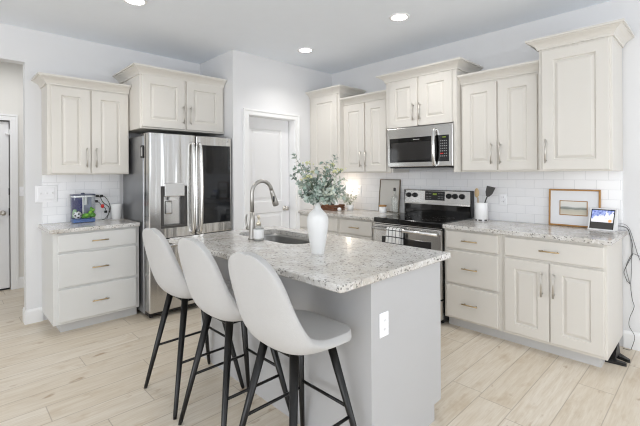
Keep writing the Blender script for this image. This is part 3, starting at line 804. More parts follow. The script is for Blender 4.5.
# ------------------------------------------------------------------ refrigerator
def fridge():
    t = thing('refrigerator', 'stainless steel french-door refrigerator with water dispenser and black glass panel', 'refrigerator', (-3.713, 1.366, 0), PI / 2)
    # local x 0..W along the front, y 0 at the door face, back at y=D
    W, Dp, dt = .888, .735, .118
    bm = B(); box(bm, .004, W - .004, .150, Dp, .03, 1.752, .006); obj('case', bm, M['steel_side'], t)
    bm = B(); box(bm, .012, W - .012, dt, .152, .05, 1.745); obj('gasket', bm, M['black'], t)
    for x in (.02, W - .12):
        bm = B(); box(bm, x, x + .10, .06, .26, 1.752, 1.778, .006); obj('hinge_cover', bm, M['dark_grey'], t)
    for x in (.05, W - .11):
        for y in (.10, .66):
            bm = B(); lathe(bm, [(.018, 0), (.018, .03)], x, y, 12); obj('foot', bm, M['black'], t)
    bm = B(); box(bm, .01, W - .01, .04, .15, .03, .06); obj('grille', bm, M['black'], t)
    mid = .469
    def front(x0, x1, z0, z1, hole=None):
        bm = B(); r = .018
        if not hole:
            box(bm, x0, x1, 0, dt, z0, z1, .010, 3)
        else:
            a0, a1, b0, b1 = hole
            box(bm, x0, x1, .075, dt, z0, z1)
            prism(bm, [(x0 + .010, 0), (x0 + .003, .003), (x0, .010), (x0, .09), (a0, .09), (a0, 0)], 'z', z0, z1)
            prism(bm, [(a1, 0), (a1, .09), (x1, .09), (x1, .010), (x1 - .003, .003), (x1 - .010, 0)], 'z', z0, z1)
            box(bm, a0, a1, 0, .09, b1, z1); box(bm, a0, a1, 0, .09, z0, b0)
        return bm
    hole = (.112, .376, .868, 1.262)
    dl = obj('door', front(.002, mid - .006, .762, 1.768, hole), M['sheet'], t)
    bm = B(); box(bm, .146, .346, -.012, .06, 1.160, 1.290, .006, 2); obj('dispenser_panel', bm, M['steel'], dl)
    bm = B(); box(bm, .112, .376, .066, .0755, .868, 1.262); obj('dispenser_back', bm, M['steel'], dl)
    for q0, q1 in ((.112, .146), (.346, .376)):
        bm = B(); box(bm, q0, q1, .012, .066, .877, 1.262); obj('dispenser_side', bm, M['dark_grey'], dl)
    bm = B(); prism(bm, [(.010, 1.16), (.062, 1.16), (.058, 1.125), (.022, 1.125)], 'x', .205, .285); obj('chute', bm, M['white_plastic'], dl)
    bm = B(); box(bm, .180, .245, .045, .062, .985, 1.115, .012, 2); obj('paddle', bm, M['steel'], dl)
    bm = B(); box(bm, .112, .376, -.004, .066, .855, .876, .003); obj('drip_tray', bm, M['dark_grey'], dl)
    dr = obj('door', front(mid + .006, W - .002, .762, 1.768), M['sheet'], t)
    bm = B(); box(bm, .540, .866, -.004, .01, .862, 1.675, .003); obj('glass_panel', bm, M['fridge_glass'], dr)
    bm = B(); lathe(bm, [(.013, 0), (.013, .002)], seg=20); bmesh.ops.rotate(bm, verts=bm.verts, cent=(0, 0, 0), matrix=Matrix.Rotation(PI / 2, 3, 'X')); obj('badge', bm, M['logo'], dr, (.835, .001, 1.724))
    for (par, x) in ((dl, .428), (dr, .506)):
        bm = B(); path = spline([(x, .004, 1.690), (x, -.030, 1.672), (x, -.052, 1.55), (x, -.060, 1.24), (x, -.052, .93), (x, -.030, .808), (x, .004, .790)], 8)
        tube(bm, path, .0155, 14); obj('handle', bm, M['chrome'], par)
    for (z0, z1) in ((.065, .752),):
        dd = obj('freezer_drawer', front(.002, W - .002, z0, z1), M['sheet'], t)
        bm = B(); tube(bm, spline([(.05, .004, z1 - .06), (.06, -.035, z1 - .06), (.2, -.05, z1 - .06), (W - .2, -.05, z1 - .06), (W - .06, -.035, z1 - .06), (W - .05, .004, z1 - .06)], 6), .013, 10)
        obj('handle', bm, M['steel'], dd)
fridge()
# black framed magnet on the refrigerator's side
mg = thing('magnet', 'black framed magnet stuck on the side of the refrigerator', 'magnet', (-3.872, 1.3695, 1.595))
bm = B(); prism(bm, rounded_rect(-.035, .035, -.062, .062, .016, 4), 'y', -.009, 0); obj('frame', bm, M['black'], mg)
bm = B(); prism(bm, rounded_rect(-.016, .016, -.042, .042, .008, 4), 'y', -.0105, -.008); obj('face', bm, M['logo'], mg)

# ------------------------------------------------------------------ range
def stove():
    X0, W = -2.488, .760
    t = thing('range', 'stainless steel electric range with black glass cooktop and backguard knobs', 'stove', (X0, 3.19, 0))
    bm = B(); box(bm, 0, W, .03, .60, .03, .872); obj('body', bm, M['black'], t)
    for x in (.05, W - .05):
        for y in (.09, .55):
            bm = B(); lathe(bm, [(.018, 0), (.018, .03)], x, y, 12); obj('foot', bm, M['black'], t)
    bm = B(); box(bm, -.004, W + .004, -.008, .60, .872, .921, .010, 3); ct = obj('cooktop', bm, M['black_gloss'], t)
    for (x, y, r) in ((.20, .16, .105), (.56, .16, .085), (.20, .40, .08), (.56, .40, .105)):
        bm = B(); lathe(bm, [(r, .9212), (r - .004, .9214)], x, y, 40, False, False); lathe(bm, [(r * .6, .9212), (r * .6 - .003, .9214)], x, y, 40, False, False); obj('burner_ring', bm, M['dark_grey'], ct)
    bm = B(); box(bm, .010, W - .002, .555, .61, .92, 1.045); obj('backguard_base', bm, M['black_gloss'], t)
    bm = B(); prism(bm, [(.545, 1.035), (.615, 1.035), (.615, 1.19), (.575, 1.19), (.562, 1.18), (.55, 1.05)], 'x', .006, W + .006); bg_ = obj('backguard', bm, M['steel'], t)
    for q0, q1 in ((W + .0065, W + .016), (.0, .0055)):
        bm = B(); box(bm, q0, q1, .55, .614, .922, 1.188); obj('end_cap', bm, M['black'], t)
    fy = lambda z: .548 + (z - 1.05) * .092 - .002
    def onface(x0, x1, z0, z1, th):
        bm = B(); prism(bm, [(fy(z0) - th, z0), (fy(z0) + .004, z0), (fy(z1) + .004, z1), (fy(z1) - th, z1)], 'x', x0, x1); return bm
    dsp = obj('display', onface(.262, .488, 1.082, 1.176, .002), M['black'], bg_)
    obj('clock_digits', onface(.355, .40, 1.137, 1.156, .0035), M['digits'], dsp)
    bm = B()
    for j, z in enumerate((1.150, 1.118, 1.098)):
        for i in range(4):
            for x in (.272 + i * .018, .415 + i * .017):
                th = .0032; z0, z1 = z, z + .005
                prism(bm, [(fy(z0) - th, z0), (fy(z0), z0), (fy(z1), z1), (fy(z1) - th, z1)], 'x', x, x + .010)
    obj('key_legends', bm, M['key_print'], dsp)
    for x in (.056, .134, .536, .603, .678):
        bm = B(); lathe(bm, [(.027, 0), (.027, .005), (.024, .007), (.022, .024), (.016, .027)], seg=24); box(bm, -.004, .004, -.021, .021, .024, .031)
        bmesh.ops.rotate(bm, verts=bm.verts, cent=(0, 0, 0), matrix=Matrix.Rotation(PI / 2 - .09, 3, 'X'))
        obj('knob', bm, M['black'], bg_, (x, fy(1.13), 1.13))
    # oven door
    bm = B(); box(bm, .008, W - .008, .0, .045, .860, .871, .002); obj('vent_trim', bm, M['steel'], t)
    bm = B(); box(bm, .004, W - .004, -.012, .03, .235, .856, .006, 2); od = obj('oven_door', bm, M['steel'], t)
    bm = B(); box(bm, .10, W - .10, -.0145, 0, .33, .742, .004); obj('window', bm, M['dark_window'], od)
    bm = B(); tube(bm, [(.035, -.012, .82), (.035, -.052, .82)], .012, 10); tube(bm, [(W - .035, -.012, .82), (W - .035, -.052, .82)], .012, 10)
    tube(bm, [(.018, -.052, .82), (W - .018, -.052, .82)], .0165, 14); obj('handle', bm, M['chrome'], od)
    bm = B(); box(bm, .004, W - .004, -.008, .03, .05, .225, .006, 2); obj('storage_drawer', bm, M['steel'], t)
stove()

# towel over the oven handle
def towel():
    m = mat('grid_towel', srgb(238, 238, 236), .9)
    nt = m.node_tree; b = nt.nodes['Principled BSDF']
    tc = nt.nodes.new('ShaderNodeTexCoord'); sp = nt.nodes.new('ShaderNodeSeparateXYZ'); nt.links.new(tc.outputs['UV'], sp.inputs[0])
    l1 = math_node(nt, 'LESS_THAN', math_node(nt, 'FRACT', math_node(nt, 'ADD', math_node(nt, 'MULTIPLY', sp.outputs[0], 4), .35)), .15)
    l2 = math_node(nt, 'LESS_THAN', math_node(nt, 'FRACT', math_node(nt, 'MULTIPLY', sp.outputs[1], 13)), .15)
    nt.links.new(mixc(nt, math_node(nt, 'MAXIMUM', l1, l2), srgb(238, 238, 236), srgb(66, 66, 70)), b.inputs['Base Color'])
    hx, hy, hz = -2.200, 3.138, .82
    bm = B(); uv = bm.loops.layers.uv.new('uv'); rows = []; R = .0215
    path = []
    for i in range(12): path.append((-R - .003, -.32 + i * .32 / 11))
    for i in range(1, 9): a = PI - i * PI / 8; path.append((R * math.cos(a) - (.003 if i < 4 else 0), R * math.sin(a)))
    for i in range(1, 10): path.append((R * .9, -.26 * i / 9))
    L = len(path)
    for i, (y, z) in enumerate(path):
        row = []
        for k in range(11):
            u = k / 10
            down = max(0, -z)
            x = (u - .5) * (.165 + down * .03) + down * -.03
            row.append((bm.verts.new((hx + x, hy + y - (math.sin(u * 9 + .6) * .006 + .006) * min(1, down * 6) * (1 if y < 0 else -.3), hz + z)), u, i / (L - 1)))
        rows.append(row)
    for a, c in zip(rows, rows[1:]):
        for k in range(10):
            q = (a[k], a[k + 1], c[k + 1], c[k]); f = bm.faces.new([v[0] for v in q]); f.smooth = True
            for lp, v in zip(f.loops, q): lp[uv].uv = (v[1], v[2])
    o = obj('kitchen_towel', bm, m)
    s = o.modifiers.new('thick', 'SOLIDIFY'); s.thickness = .003; s.offset = 0
    tag(o, 'white kitchen towel with dark grid lines hanging over the oven handle', 'towel')
towel()

# ------------------------------------------------------------------ microwave
def microwave():
    X0, W, F = -2.460, .738, 3.385
    t = thing('microwave', 'stainless steel over-the-range microwave under the short cabinet', 'microwave', (X0, F, 1.424))
    bm = B(); box(bm, .004, W - .002, .045, YW - .010 - F, .0, .412); obj('case', bm, M['black'], t)
    bm = B(); box(bm, 0, W, 0, .043, .012, .414, .006, 2); f = obj('front', bm, M['steel'], t)
    bm = B(); box(bm, .03, W - .036, -.004, .01, .058, .308, .003); gl = obj('black_glass', bm, M['black_gloss'], t)
    bm = B(); box(bm, .058, .545, -.0055, .0, .078, .262, .002); obj('window', bm, M['dark_window'], gl)
    bm = B(); path = spline([(.558, .0, .368), (.560, -.028, .352), (.566, -.048, .27), (.568, -.052, .19), (.566, -.048, .11), (.560, -.028, .034), (.558, .0, .020)], 8)
    tube(bm, path, .0175, 14); obj('handle', bm, M['chrome'], t)
    bm = B(); box(bm, .638, .672, -.0052, 0, .283, .291); obj('clock_digits', bm, M['digits'], gl)
    bm = B()
    for r_ in range(7):
        for c_ in range(4): box(bm, .615 + c_ * .019, .626 + c_ * .019, -.0052, 0, .105 + r_ * .024, .113 + r_ * .024)
    obj('key_legends', bm, M['key_print'], gl)
    bm = B(); box(bm, .615, .645, -.0056, 0, .128, .138); obj('stop_key', bm, M['red'], gl)
    bm = B()
    for i in range(7): box(bm, .318 + i * .0105, .3255 + i * .0105, -.0052, 0, .281, .288)
    obj('brand_mark', bm, M['logo'], gl)
    bm = B(); box(bm, .05, W - .05, .06, .36, -.006, .0); obj('underside_grille', bm, M['steel_side'], t)
microwave()

# ------------------------------------------------------------------ wall plates
def outlet(label, loc, rz, gangs=1, switch=False, cat='outlet'):
    w = .070 if gangs == 1 else .070 + .046 * (gangs - 1)
    t = thing('switch_plate' if switch else 'wall_outlet', label, cat, loc, rz)
    hh = .0575 if gangs == 1 else .080
    if gangs > 1: w = .176
    bm = B(); box(bm, -w / 2, w / 2, -.006, 0, -hh, hh, .003)
    if gangs > 1: rings(bm, [(-w / 2 + .02, w / 2 - .02, -hh + .022, hh - .022, -.004), (-w / 2 + .02, w / 2 - .02, -hh + .022, hh - .022, -.009), (-w / 2 + .023, w / 2 - .023, -hh + .025, hh - .025, -.0105)])
    obj('plate', bm, M['plate'], t)
    for g in range(gangs):
        x = (g - (gangs - 1) / 2) * .046
        if switch:
            bm = B(); box(bm, x - .006, x + .006, -.019, -.005, -.004, .012, .002); obj('toggle', bm, M['trim'], t)
        else:
            for z in (.021, -.021):
                bm = B(); box(bm, x - .017, x + .017, -.0085, -.005, z - .014, z + .014, .005, 2); s = obj('socket', bm, M['plate'], t)
                bm = B(); box(bm, x - .008, x - .0055, -.009, -.008, z - .004, z + .006); box(bm, x + .0055, x + .008, -.009, -.008, z - .004, z + .006); obj('slots', bm, M['slot'], s)
    return t
outlet('white outlet plate on the right end panel of the island', (-1.106, 1.482, .661), PI / 2)
outlet('white outlet on the tile right of the utensil crock', (-1.434, YW - .008, 1.117), 0)
outlet('white outlet on the tile right of the glowing night light', (-3.215, YW - .008, 1.155), 0)
outlet('white three-switch plate on the tile edge left of the fish tank', (XF + .0085, .690, 1.198), PI / 2, 3, True, 'switch')
outlet('small white switch on the hall wall beside the far door', (XH, .685, 1.18), PI / 2, 1, True, 'switch')

# ------------------------------------------------------------------ things on the right counter
def crock():
    c = Vector((-1.578, 3.66, .914))
    t = thing('utensil_crock', 'white ceramic utensil crock with dark marks along its foot', 'crock', c)
    bm = B(); lathe(bm, [(.054, 0), (.056, .003), (.056, .022), (.058, .026), (.0585, .172), (.057, .176), (.054, .174), (.054, .012), (.002, .012)], seg=32); obj('pot', bm, M['ceramic_gloss'], t)
    bm = B()
    for a in (-2.15, -1.35, -.4, .6):
        for k in range(6):
            a0 = a - .28 + k * .09; a1 = a0 + .09
            v = [bm.verts.new((.0568 * math.cos(q), .0568 * math.sin(q), z)) for q, z in ((a0, .004), (a1, .004), (a1, .018), (a0, .018))]
            bm.faces.new(v)
    obj('foot_marks', bm, M['dark_grey'], t)
    s = thing('wooden_spoon', 'pale wooden spoon standing in the white crock', 'spoon', c + Vector((-.018, 0, .02)))
    bm = B(); tube(bm, [(.0, -.02, 0), (-.012, -.004, .20)], [.006, .0065], 8)
    ball(bm, (-.024, 0, .245), .026, .9, .35, 1.75); obj('spoon_body', bm, M['pale_wood'], s)
    s = thing('spatula', 'dark grey spatula leaning right in the white crock', 'spatula', c + Vector((.0, .005, .02)))
    bm = B(); tube(bm, [(-.02, .0, 0), (.045, .0, .19), (.060, 0, .225)], [.006, .006, .007], 8); obj('spatula_handle', bm, M['dark_grey'], s)
    bm = B()
    d = Vector((.36, 0, .93)).normalized(); n = Vector((d.z, 0, -d.x)); p = Vector((.056, 0, .215))
    q = [p - n * .012, p + n * .014, p + d * .035 + n * .034, p + d * .105 + n * .040, p + d * .092 - n * .038, p + d * .035 - n * .030]
    prism(bm, [(v.x, v.z) for v in q], 'y', -.004, .004); obj('spatula_head', bm, M['dark_grey'], s)
crock()

def picture():
    m = mat('landscape_print', srgb(222, 220, 212), .4)
    nt = m.node_tree; b = nt.nodes['Principled BSDF']
    tc = nt.nodes.new('ShaderNodeTexCoord'); sp = nt.nodes.new('ShaderNodeSeparateXYZ'); nt.links.new(tc.outputs['Object'], sp.inputs[0])
    mp = nt.nodes.new('ShaderNodeMapping'); mp.inputs['Scale'].default_value = (6, 1, 26); nt.links.new(tc.outputs['Object'], mp.inputs[0])
    n = noise(nt, mp.outputs[0], 2.2, 4)
    z = math_node(nt, 'ADD', sp.outputs['Z'], math_node(nt, 'MULTIPLY', math_node(nt, 'SUBTRACT', n, .5), .022))
    c = ramp(nt, math_node(nt, 'DIVIDE', z, .30), [(.30, srgb(214, 208, 192)), (.42, srgb(202, 196, 180)), (.47, srgb(186, 184, 172)), (.49, srgb(126, 132, 126)), (.525, srgb(150, 154, 148)), (.55, srgb(222, 222, 219)), (.66, srgb(230, 228, 222))])
    nt.links.new(c, b.inputs['Base Color'])
    w, h = .372, .312
    t = thing('framed_picture', 'honey wood framed landscape with wide white mat leaning on the tile', 'picture', (-1.040, 3.792, .9145))
    tilt = math.atan2(.018, h)
    r = bpy.data.objects.new('picture_frame', None)
    def part(name, bm, mm, par=None):
        o = obj(name, bm, mm, par or t)
        if par is None: o.rotation_euler = (-tilt, 0, 0)
        return o
    bpy.data.objects.remove(r)
    fw = .013
    bm = B(); box(bm, 0, w, -.018, .0, 0, fw, .002); box(bm, 0, w, -.018, 0, h - fw, h, .002); box(bm, 0, fw, -.018, 0, fw, h - fw, .002); box(bm, w - fw, w, -.018, 0, fw, h - fw, .002)
    fr = part('frame', bm, M['wood'])
    bm = B(); box(bm, fw, w - fw, -.008, -.002, fw, h - fw); part('mat_board', bm, M['mat_board'])
    px0, px1, pz0, pz1 = .082, .284, .092, .216; k = .006
    bm = B(); box(bm, px0, px1, -.012, -.006, pz0, pz0 + k); box(bm, px0, px1, -.012, -.006, pz1 - k, pz1); box(bm, px0, px0 + k, -.012, -.006, pz0, pz1); box(bm, px1 - k, px1, -.012, -.006, pz0, pz1)
    part('inner_frame', bm, M['wood'])
    bm = B(); box(bm, px0 + k, px1 - k, -.0095, -.007, pz0 + k, pz1 - k); part('landscape', bm, m)
picture()

def display():
    m = mat('screen_image', srgb(225, 225, 230), .2)
    nt = m.node_tree; b = nt.nodes['Principled BSDF']
    tc = nt.nodes.new('ShaderNodeTexCoord'); v = tc.outputs['Object']; sp = nt.nodes.new('ShaderNodeSeparateXYZ'); nt.links.new(v, sp.inputs[0])
    n1 = noise(nt, v, 26, 4, .6)
    up = math_node(nt, 'MULTIPLY', math_node(nt, 'SUBTRACT', sp.outputs['Z'], .095), 4.5)
    up = math_node(nt, 'SUBTRACT', up, math_node(nt, 'MULTIPLY', sp.outputs['X'], 1.3))
    blue = ramp(nt, math_node(nt, 'ADD', n1, up), [(.61, 0.), (.68, 1.)])
    c = mixc(nt, blue, srgb(228, 228, 232), ramp(nt, noise(nt, v, 60, 3), [(.35, srgb(84, 98, 178)), (.6, srgb(160, 175, 220))]))
    vd = nt.nodes.new('ShaderNodeVectorMath'); vd.operation = 'DISTANCE'; vd.inputs[1].default_value = (.052, -.001, .079); nt.links.new(v, vd.inputs[0])
    c = mixc(nt, ramp(nt, vd.outputs['Value'], [(.010, 1.), (.014, 0.)]), c, srgb(232, 168, 96))
    nt.links.new(c, b.inputs['Base Color']); nt.links.new(c, b.inputs['Emission Color']); b.inputs['Emission Strength'].default_value = .35
    t = thing('smart_display', 'white smart display showing a blue and white picture at the counter end', 'tablet', (-.650, 3.685, .9145), math.radians(-7))
    tilt = math.radians(22); W, Hh = .180, .182
    def part(name, bm, mm, par=None):
        bmesh.ops.rotate(bm, verts=bm.verts, cent=(0, 0, 0), matrix=Matrix.Rotation(-tilt, 3, 'X'))
        return obj(name, bm, mm, par or t)
    bm = B(); prism(bm, [(0, 0), (.082, 0), (.080, .07), (Hh * math.sin(tilt) + .012, Hh * math.cos(tilt)), (Hh * math.sin(tilt), Hh * math.cos(tilt))], 'x', -W / 2, W / 2)
    hs = obj('housing', bm, M['white_plastic'], t)
    bm = B(); box(bm, -.079, .079, -.0015, .002, .012, Hh - .010); part('bezel', bm, M['black'])
    bm = B(); box(bm, -.074, .074, -.0025, .0, .012, .062); part('speaker_grille', bm, M['dark_grey'])
    bm = B(); box(bm, -.073, .073, -.0028, .0, .066, Hh - .018)
    s = obj('screen', bm, m, t); s.rotation_euler = (-tilt, 0, 0)
display()
def cord(name, label, pts, r=.0022, m='black', k=8):
    bm = B(); tube(bm, spline(pts, k), r, 6)
    return tag(obj(name, bm, M[m]), label, 'cable')
YC = YW - .006
cord('power_cable', 'black cable looping from the smart display down the wall to the floor',
     [(-.565, 3.775, .95), (-.53, 3.79, .948), (-.497, 3.80, .93), (-.487, YC, .88), (-.473, YC, .82), (-.470, YC, .74), (-.492, YC, .68), (-.522, YC, .60), (-.520, YC, .565), (-.505, YC, .52), (-.485, YC, .495), (-.482, YC, .45), (-.474, YC, .38), (-.463, YC - .006, .33), (-.488, YC - .012, .245), (-.492, YC - .02, .18), (-.458, YC - .03, .11), (-.476, 3.785, .02), (-.482, 3.775, .004), (-.505, 3.765, .004), (-.528, 3.77, .004)], .0018)
cord('power_cable', 'black cable running from behind the smart display off toward the right wall',
     [(-.565, 3.775, .962), (-.52, 3.79, .965), (-.49, 3.80, .935), (-.472, YC, .87), (-.455, YC, .80), (-.435, YC, .72), (-.405, YC, .64), (-.36, YC, .55), (-.30, YC, .50)], .0016)
cord('power_cable', 'thin dark cable hanging between the two display cables to a loop',
     [(-.565, 3.78, .940), (-.52, 3.79, .942), (-.494, 3.80, .915), (-.482, YC, .86), (-.478, YC, .74), (-.479, YC, .60), (-.483, YC, .52), (-.488, YC - .004, .505), (-.497, YC, .54), (-.512, YC, .62), (-.498, YC, .68), (-.472, YC, .735), (-.44, YC, .73), (-.40, YC, .715)], .0014)

# black two-pronged stand under the open cabinet end
bs = thing('floor_stand', 'black two-pronged plastic stand on the floor under the cabinet end', 'stand', (-.56, 3.55, 0))
bm = B()
def prong(bm, a, b, w0, w1):
    a = Vector(a); b = Vector(b); d = (b - a).normalized(); s = Vector((-d.y, d.x, 0)); n = 10
    top, bot = [], []
    P = []
    for i in range(n + 1): t_ = i / n; ww = w0 * (1 - t_) + w1 * t_; P.append(a + (b - a) * t_ + s * ww)
    for i in range(1, 6): an = PI / 2 - i * PI / 6; P.append(b + d * w1 * math.cos(an) * 1.0 + s * w1 * math.sin(an))
    for i in range(n, -1, -1): t_ = i / n; ww = w0 * (1 - t_) + w1 * t_; P.append(a + (b - a) * t_ - s * ww)
    prism(bm, [(p.x, p.y) for p in P], 'z', 0, .022)
prong(bm, (-.05, -.10, 0), (.085, -.105, 0), .035, .014)
prong(bm, (-.02, .06, 0), (.095, -.02, 0), .04, .013)
obj('foot', bm, M['black'], bs)
bm = B()
lo = [(-.05, -.11), (.03, -.11), (.04, .05), (-.03, .08)]; hi = [(-.005, .08), (.022, .08), (.022, .125), (-.005, .125)]
A = [bm.verts.new((x, y, .02)) for x, y in lo]; Bv = [bm.verts.new((x, y, .085)) for x, y in hi]
for i in range(4): bm.faces.new((A[i], A[(i + 1) % 4], Bv[(i + 1) % 4], Bv[i]))
bm.faces.new(A); bm.faces.new(Bv)
obj('post', bm, M['black'], bs)

# ------------------------------------------------------------------ things on the counter left of the range
def left_art():
    w, h = .292, .385
    t = thing('picture', 'slim framed pale grey print leaning on the tile left of the range', 'picture', (-2.868, 3.765, .9145))
    rot = (-math.atan2(.040, h), 0, 0); fw = .009
    bm = B(); box(bm, 0, w, -.014, 0, 0, fw); box(bm, 0, w, -.014, 0, h - fw, h); box(bm, 0, fw, -.014, 0, fw, h - fw); box(bm, w - fw, w, -.014, 0, fw, h - fw)
    obj('frame', bm, M['grey_wood'], t).rotation_euler = rot
    bm = B(); box(bm, fw, w - fw, -.006, -.001, fw, h - fw); obj('print', bm, M['print'], t).rotation_euler = rot
    j = thing('canister', 'small white canister with a wooden lid beside the glass bottle', 'jar', (-2.735, 3.665, .9145))
    bm = B(); lathe(bm, [(.042, 0), (.046, .004), (.047, .03), (.044, .066), (.040, .07)], seg=28); obj('jar', bm, M['ceramic_gloss'], j)
    bm = B(); lathe(bm, [(.043, .070), (.045, .073), (.045, .084), (.040, .088)], seg=28); obj('lid', bm, M['wood'], j)
    g = thing('glass_bottle', 'tall clear glass bottle with a dark stopper in front of the grey print', 'bottle', (-2.575, 3.675, .9145))
    bm = B(); lathe(bm, [(.038, 0), (.04, .004), (.04, .17), (.034, .195), (.016, .215), (.0135, .225), (.0135, .262), (.016, .266)], seg=28, cap1=False); obj('bottle', bm, M['bottle_glass'], g)
    bm = B(); lathe(bm, [(.011, .252), (.014, .258), (.014, .285), (.009, .292)], seg=16); obj('stopper', bm, M['dark_grey'], g)
    tr = thing('tray', 'low wooden tray under the canister and the glass bottle', 'tray')
    C.objects.unlink(tr); bpy.data.objects.remove(tr)
left_art()

def corner_things():
    b = thing('wooden_box', 'low red-brown wooden crate on the counter behind the vase', 'box', (-3.43, 3.52, .9145), .0)
    bm = B(); w, d, h = .28, .20, .068
    box(bm, -w / 2, w / 2, -d / 2, d / 2, 0, .012)
    for z in (.016, .044):
        box(bm, -w / 2, w / 2, -d / 2, -d / 2 + .012, z, z + .024, .002); box(bm, -w / 2, w / 2, d / 2 - .012, d / 2, z, z + .024, .002)
        box(bm, -w / 2, -w / 2 + .012, -d / 2 + .012, d / 2 - .012, z, z + .024, .002); box(bm, w / 2 - .012, w / 2, -d / 2 + .012, d / 2 - .012, z, z + .024, .002)
    for x in (-w / 2 + .013, w / 2 - .025):
        for y in (-d / 2 + .013, d / 2 - .025): box(bm, x, x + .012, y, y + .012, .01, h)
    obj('crate', bm, M['dark_wood'], b)
    for i, (x, y, m, r, h, lab) in enumerate(((-3.35, 3.53, 'ceramic_gloss', .03, .115, 'white jar standing in the wooden crate, on its right'), (-3.43, 3.50, 'dark_grey', .028, .10, 'dark grey jar in the middle of the wooden crate'), (-3.51, 3.53, 'pale_wood', .03, .09, 'tan jar standing in the wooden crate, on its left'))):
        bm = B(); lathe(bm, [(r * .9, 0), (r, .004), (r, h * .75), (r * .7, h * .86), (r * .7, h), (.002, h)], seg=20)
        tag(obj('jar', bm, M[m], loc=(x, y, .927)), lab, 'jar')
    bm = B(); lathe(bm, [(.012, 0), (.022, .006), (.026, .02), (.022, .034), (.01, .041), (.002, .042)], seg=20)
    tag(obj('salt_cellar', bm, M['ceramic_gloss'], loc=(-3.245, 3.47, .9145)), 'tiny round white pot in front of the wooden crate', 'pot')
    p = thing('potted_plant', 'small plant with yellow-green leaves in a white pot by the night light', 'plant', (-3.20, 3.62, .9145))
    bm = B(); lathe(bm, [(.036, 0), (.045, .07), (.043, .072), (.040, .062), (.002, .060)], seg=24); obj('pot', bm, M['ceramic_gloss'], p)
    bm = B(); sb = B()
    for i in range(26):
        a = random.uniform(0, 2 * PI); e = Vector((math.cos(a) * random.uniform(.03, .085), math.sin(a) * random.uniform(.03, .08), random.uniform(.10, .20)))
        tube(sb, spline([(0, 0, .06), e * .5 + Vector((0, 0, .05)), e], 4), .0012, 4)
        for k in range(3): leaf(bm, e + rv() * .012, rv() + Vector((e.x, e.y, .02)) * 12, Vector((0, 0, 1)) + rv() * .5, .034, .018, 0)
    obj('leaves', bm, M['leaf_pale'], p); obj('stems', sb, M['stem'], p)
    n = thing('night_light', 'glowing white plug-in night light on the tile in the far corner', 'lamp', (-3.335, YW - .0085, 1.175))
    bm = B(); box(bm, -.022, .022, -.02, 0, -.035, .02, .004); obj('plug', bm, M['white_plastic'], n)
    bm = B(); lathe(bm, [(.018, .0), (.024, .012), (.026, .035), (.020, .058), (.008, .066), (.002, .067)], 0, -.03, 20); obj('shade', bm, M['glow'], n)
    l = bpy.data.lights.new('night_light_bulb', 'POINT'); l.energy = .8; l.color = (1, .86, .68); l.shadow_soft_size = .03
    lo_ = bpy.data.objects.new('night_light_bulb', l); C.objects.link(lo_); lo_.parent = n; lo_.location = (0, -.075, .015)
corner_things()

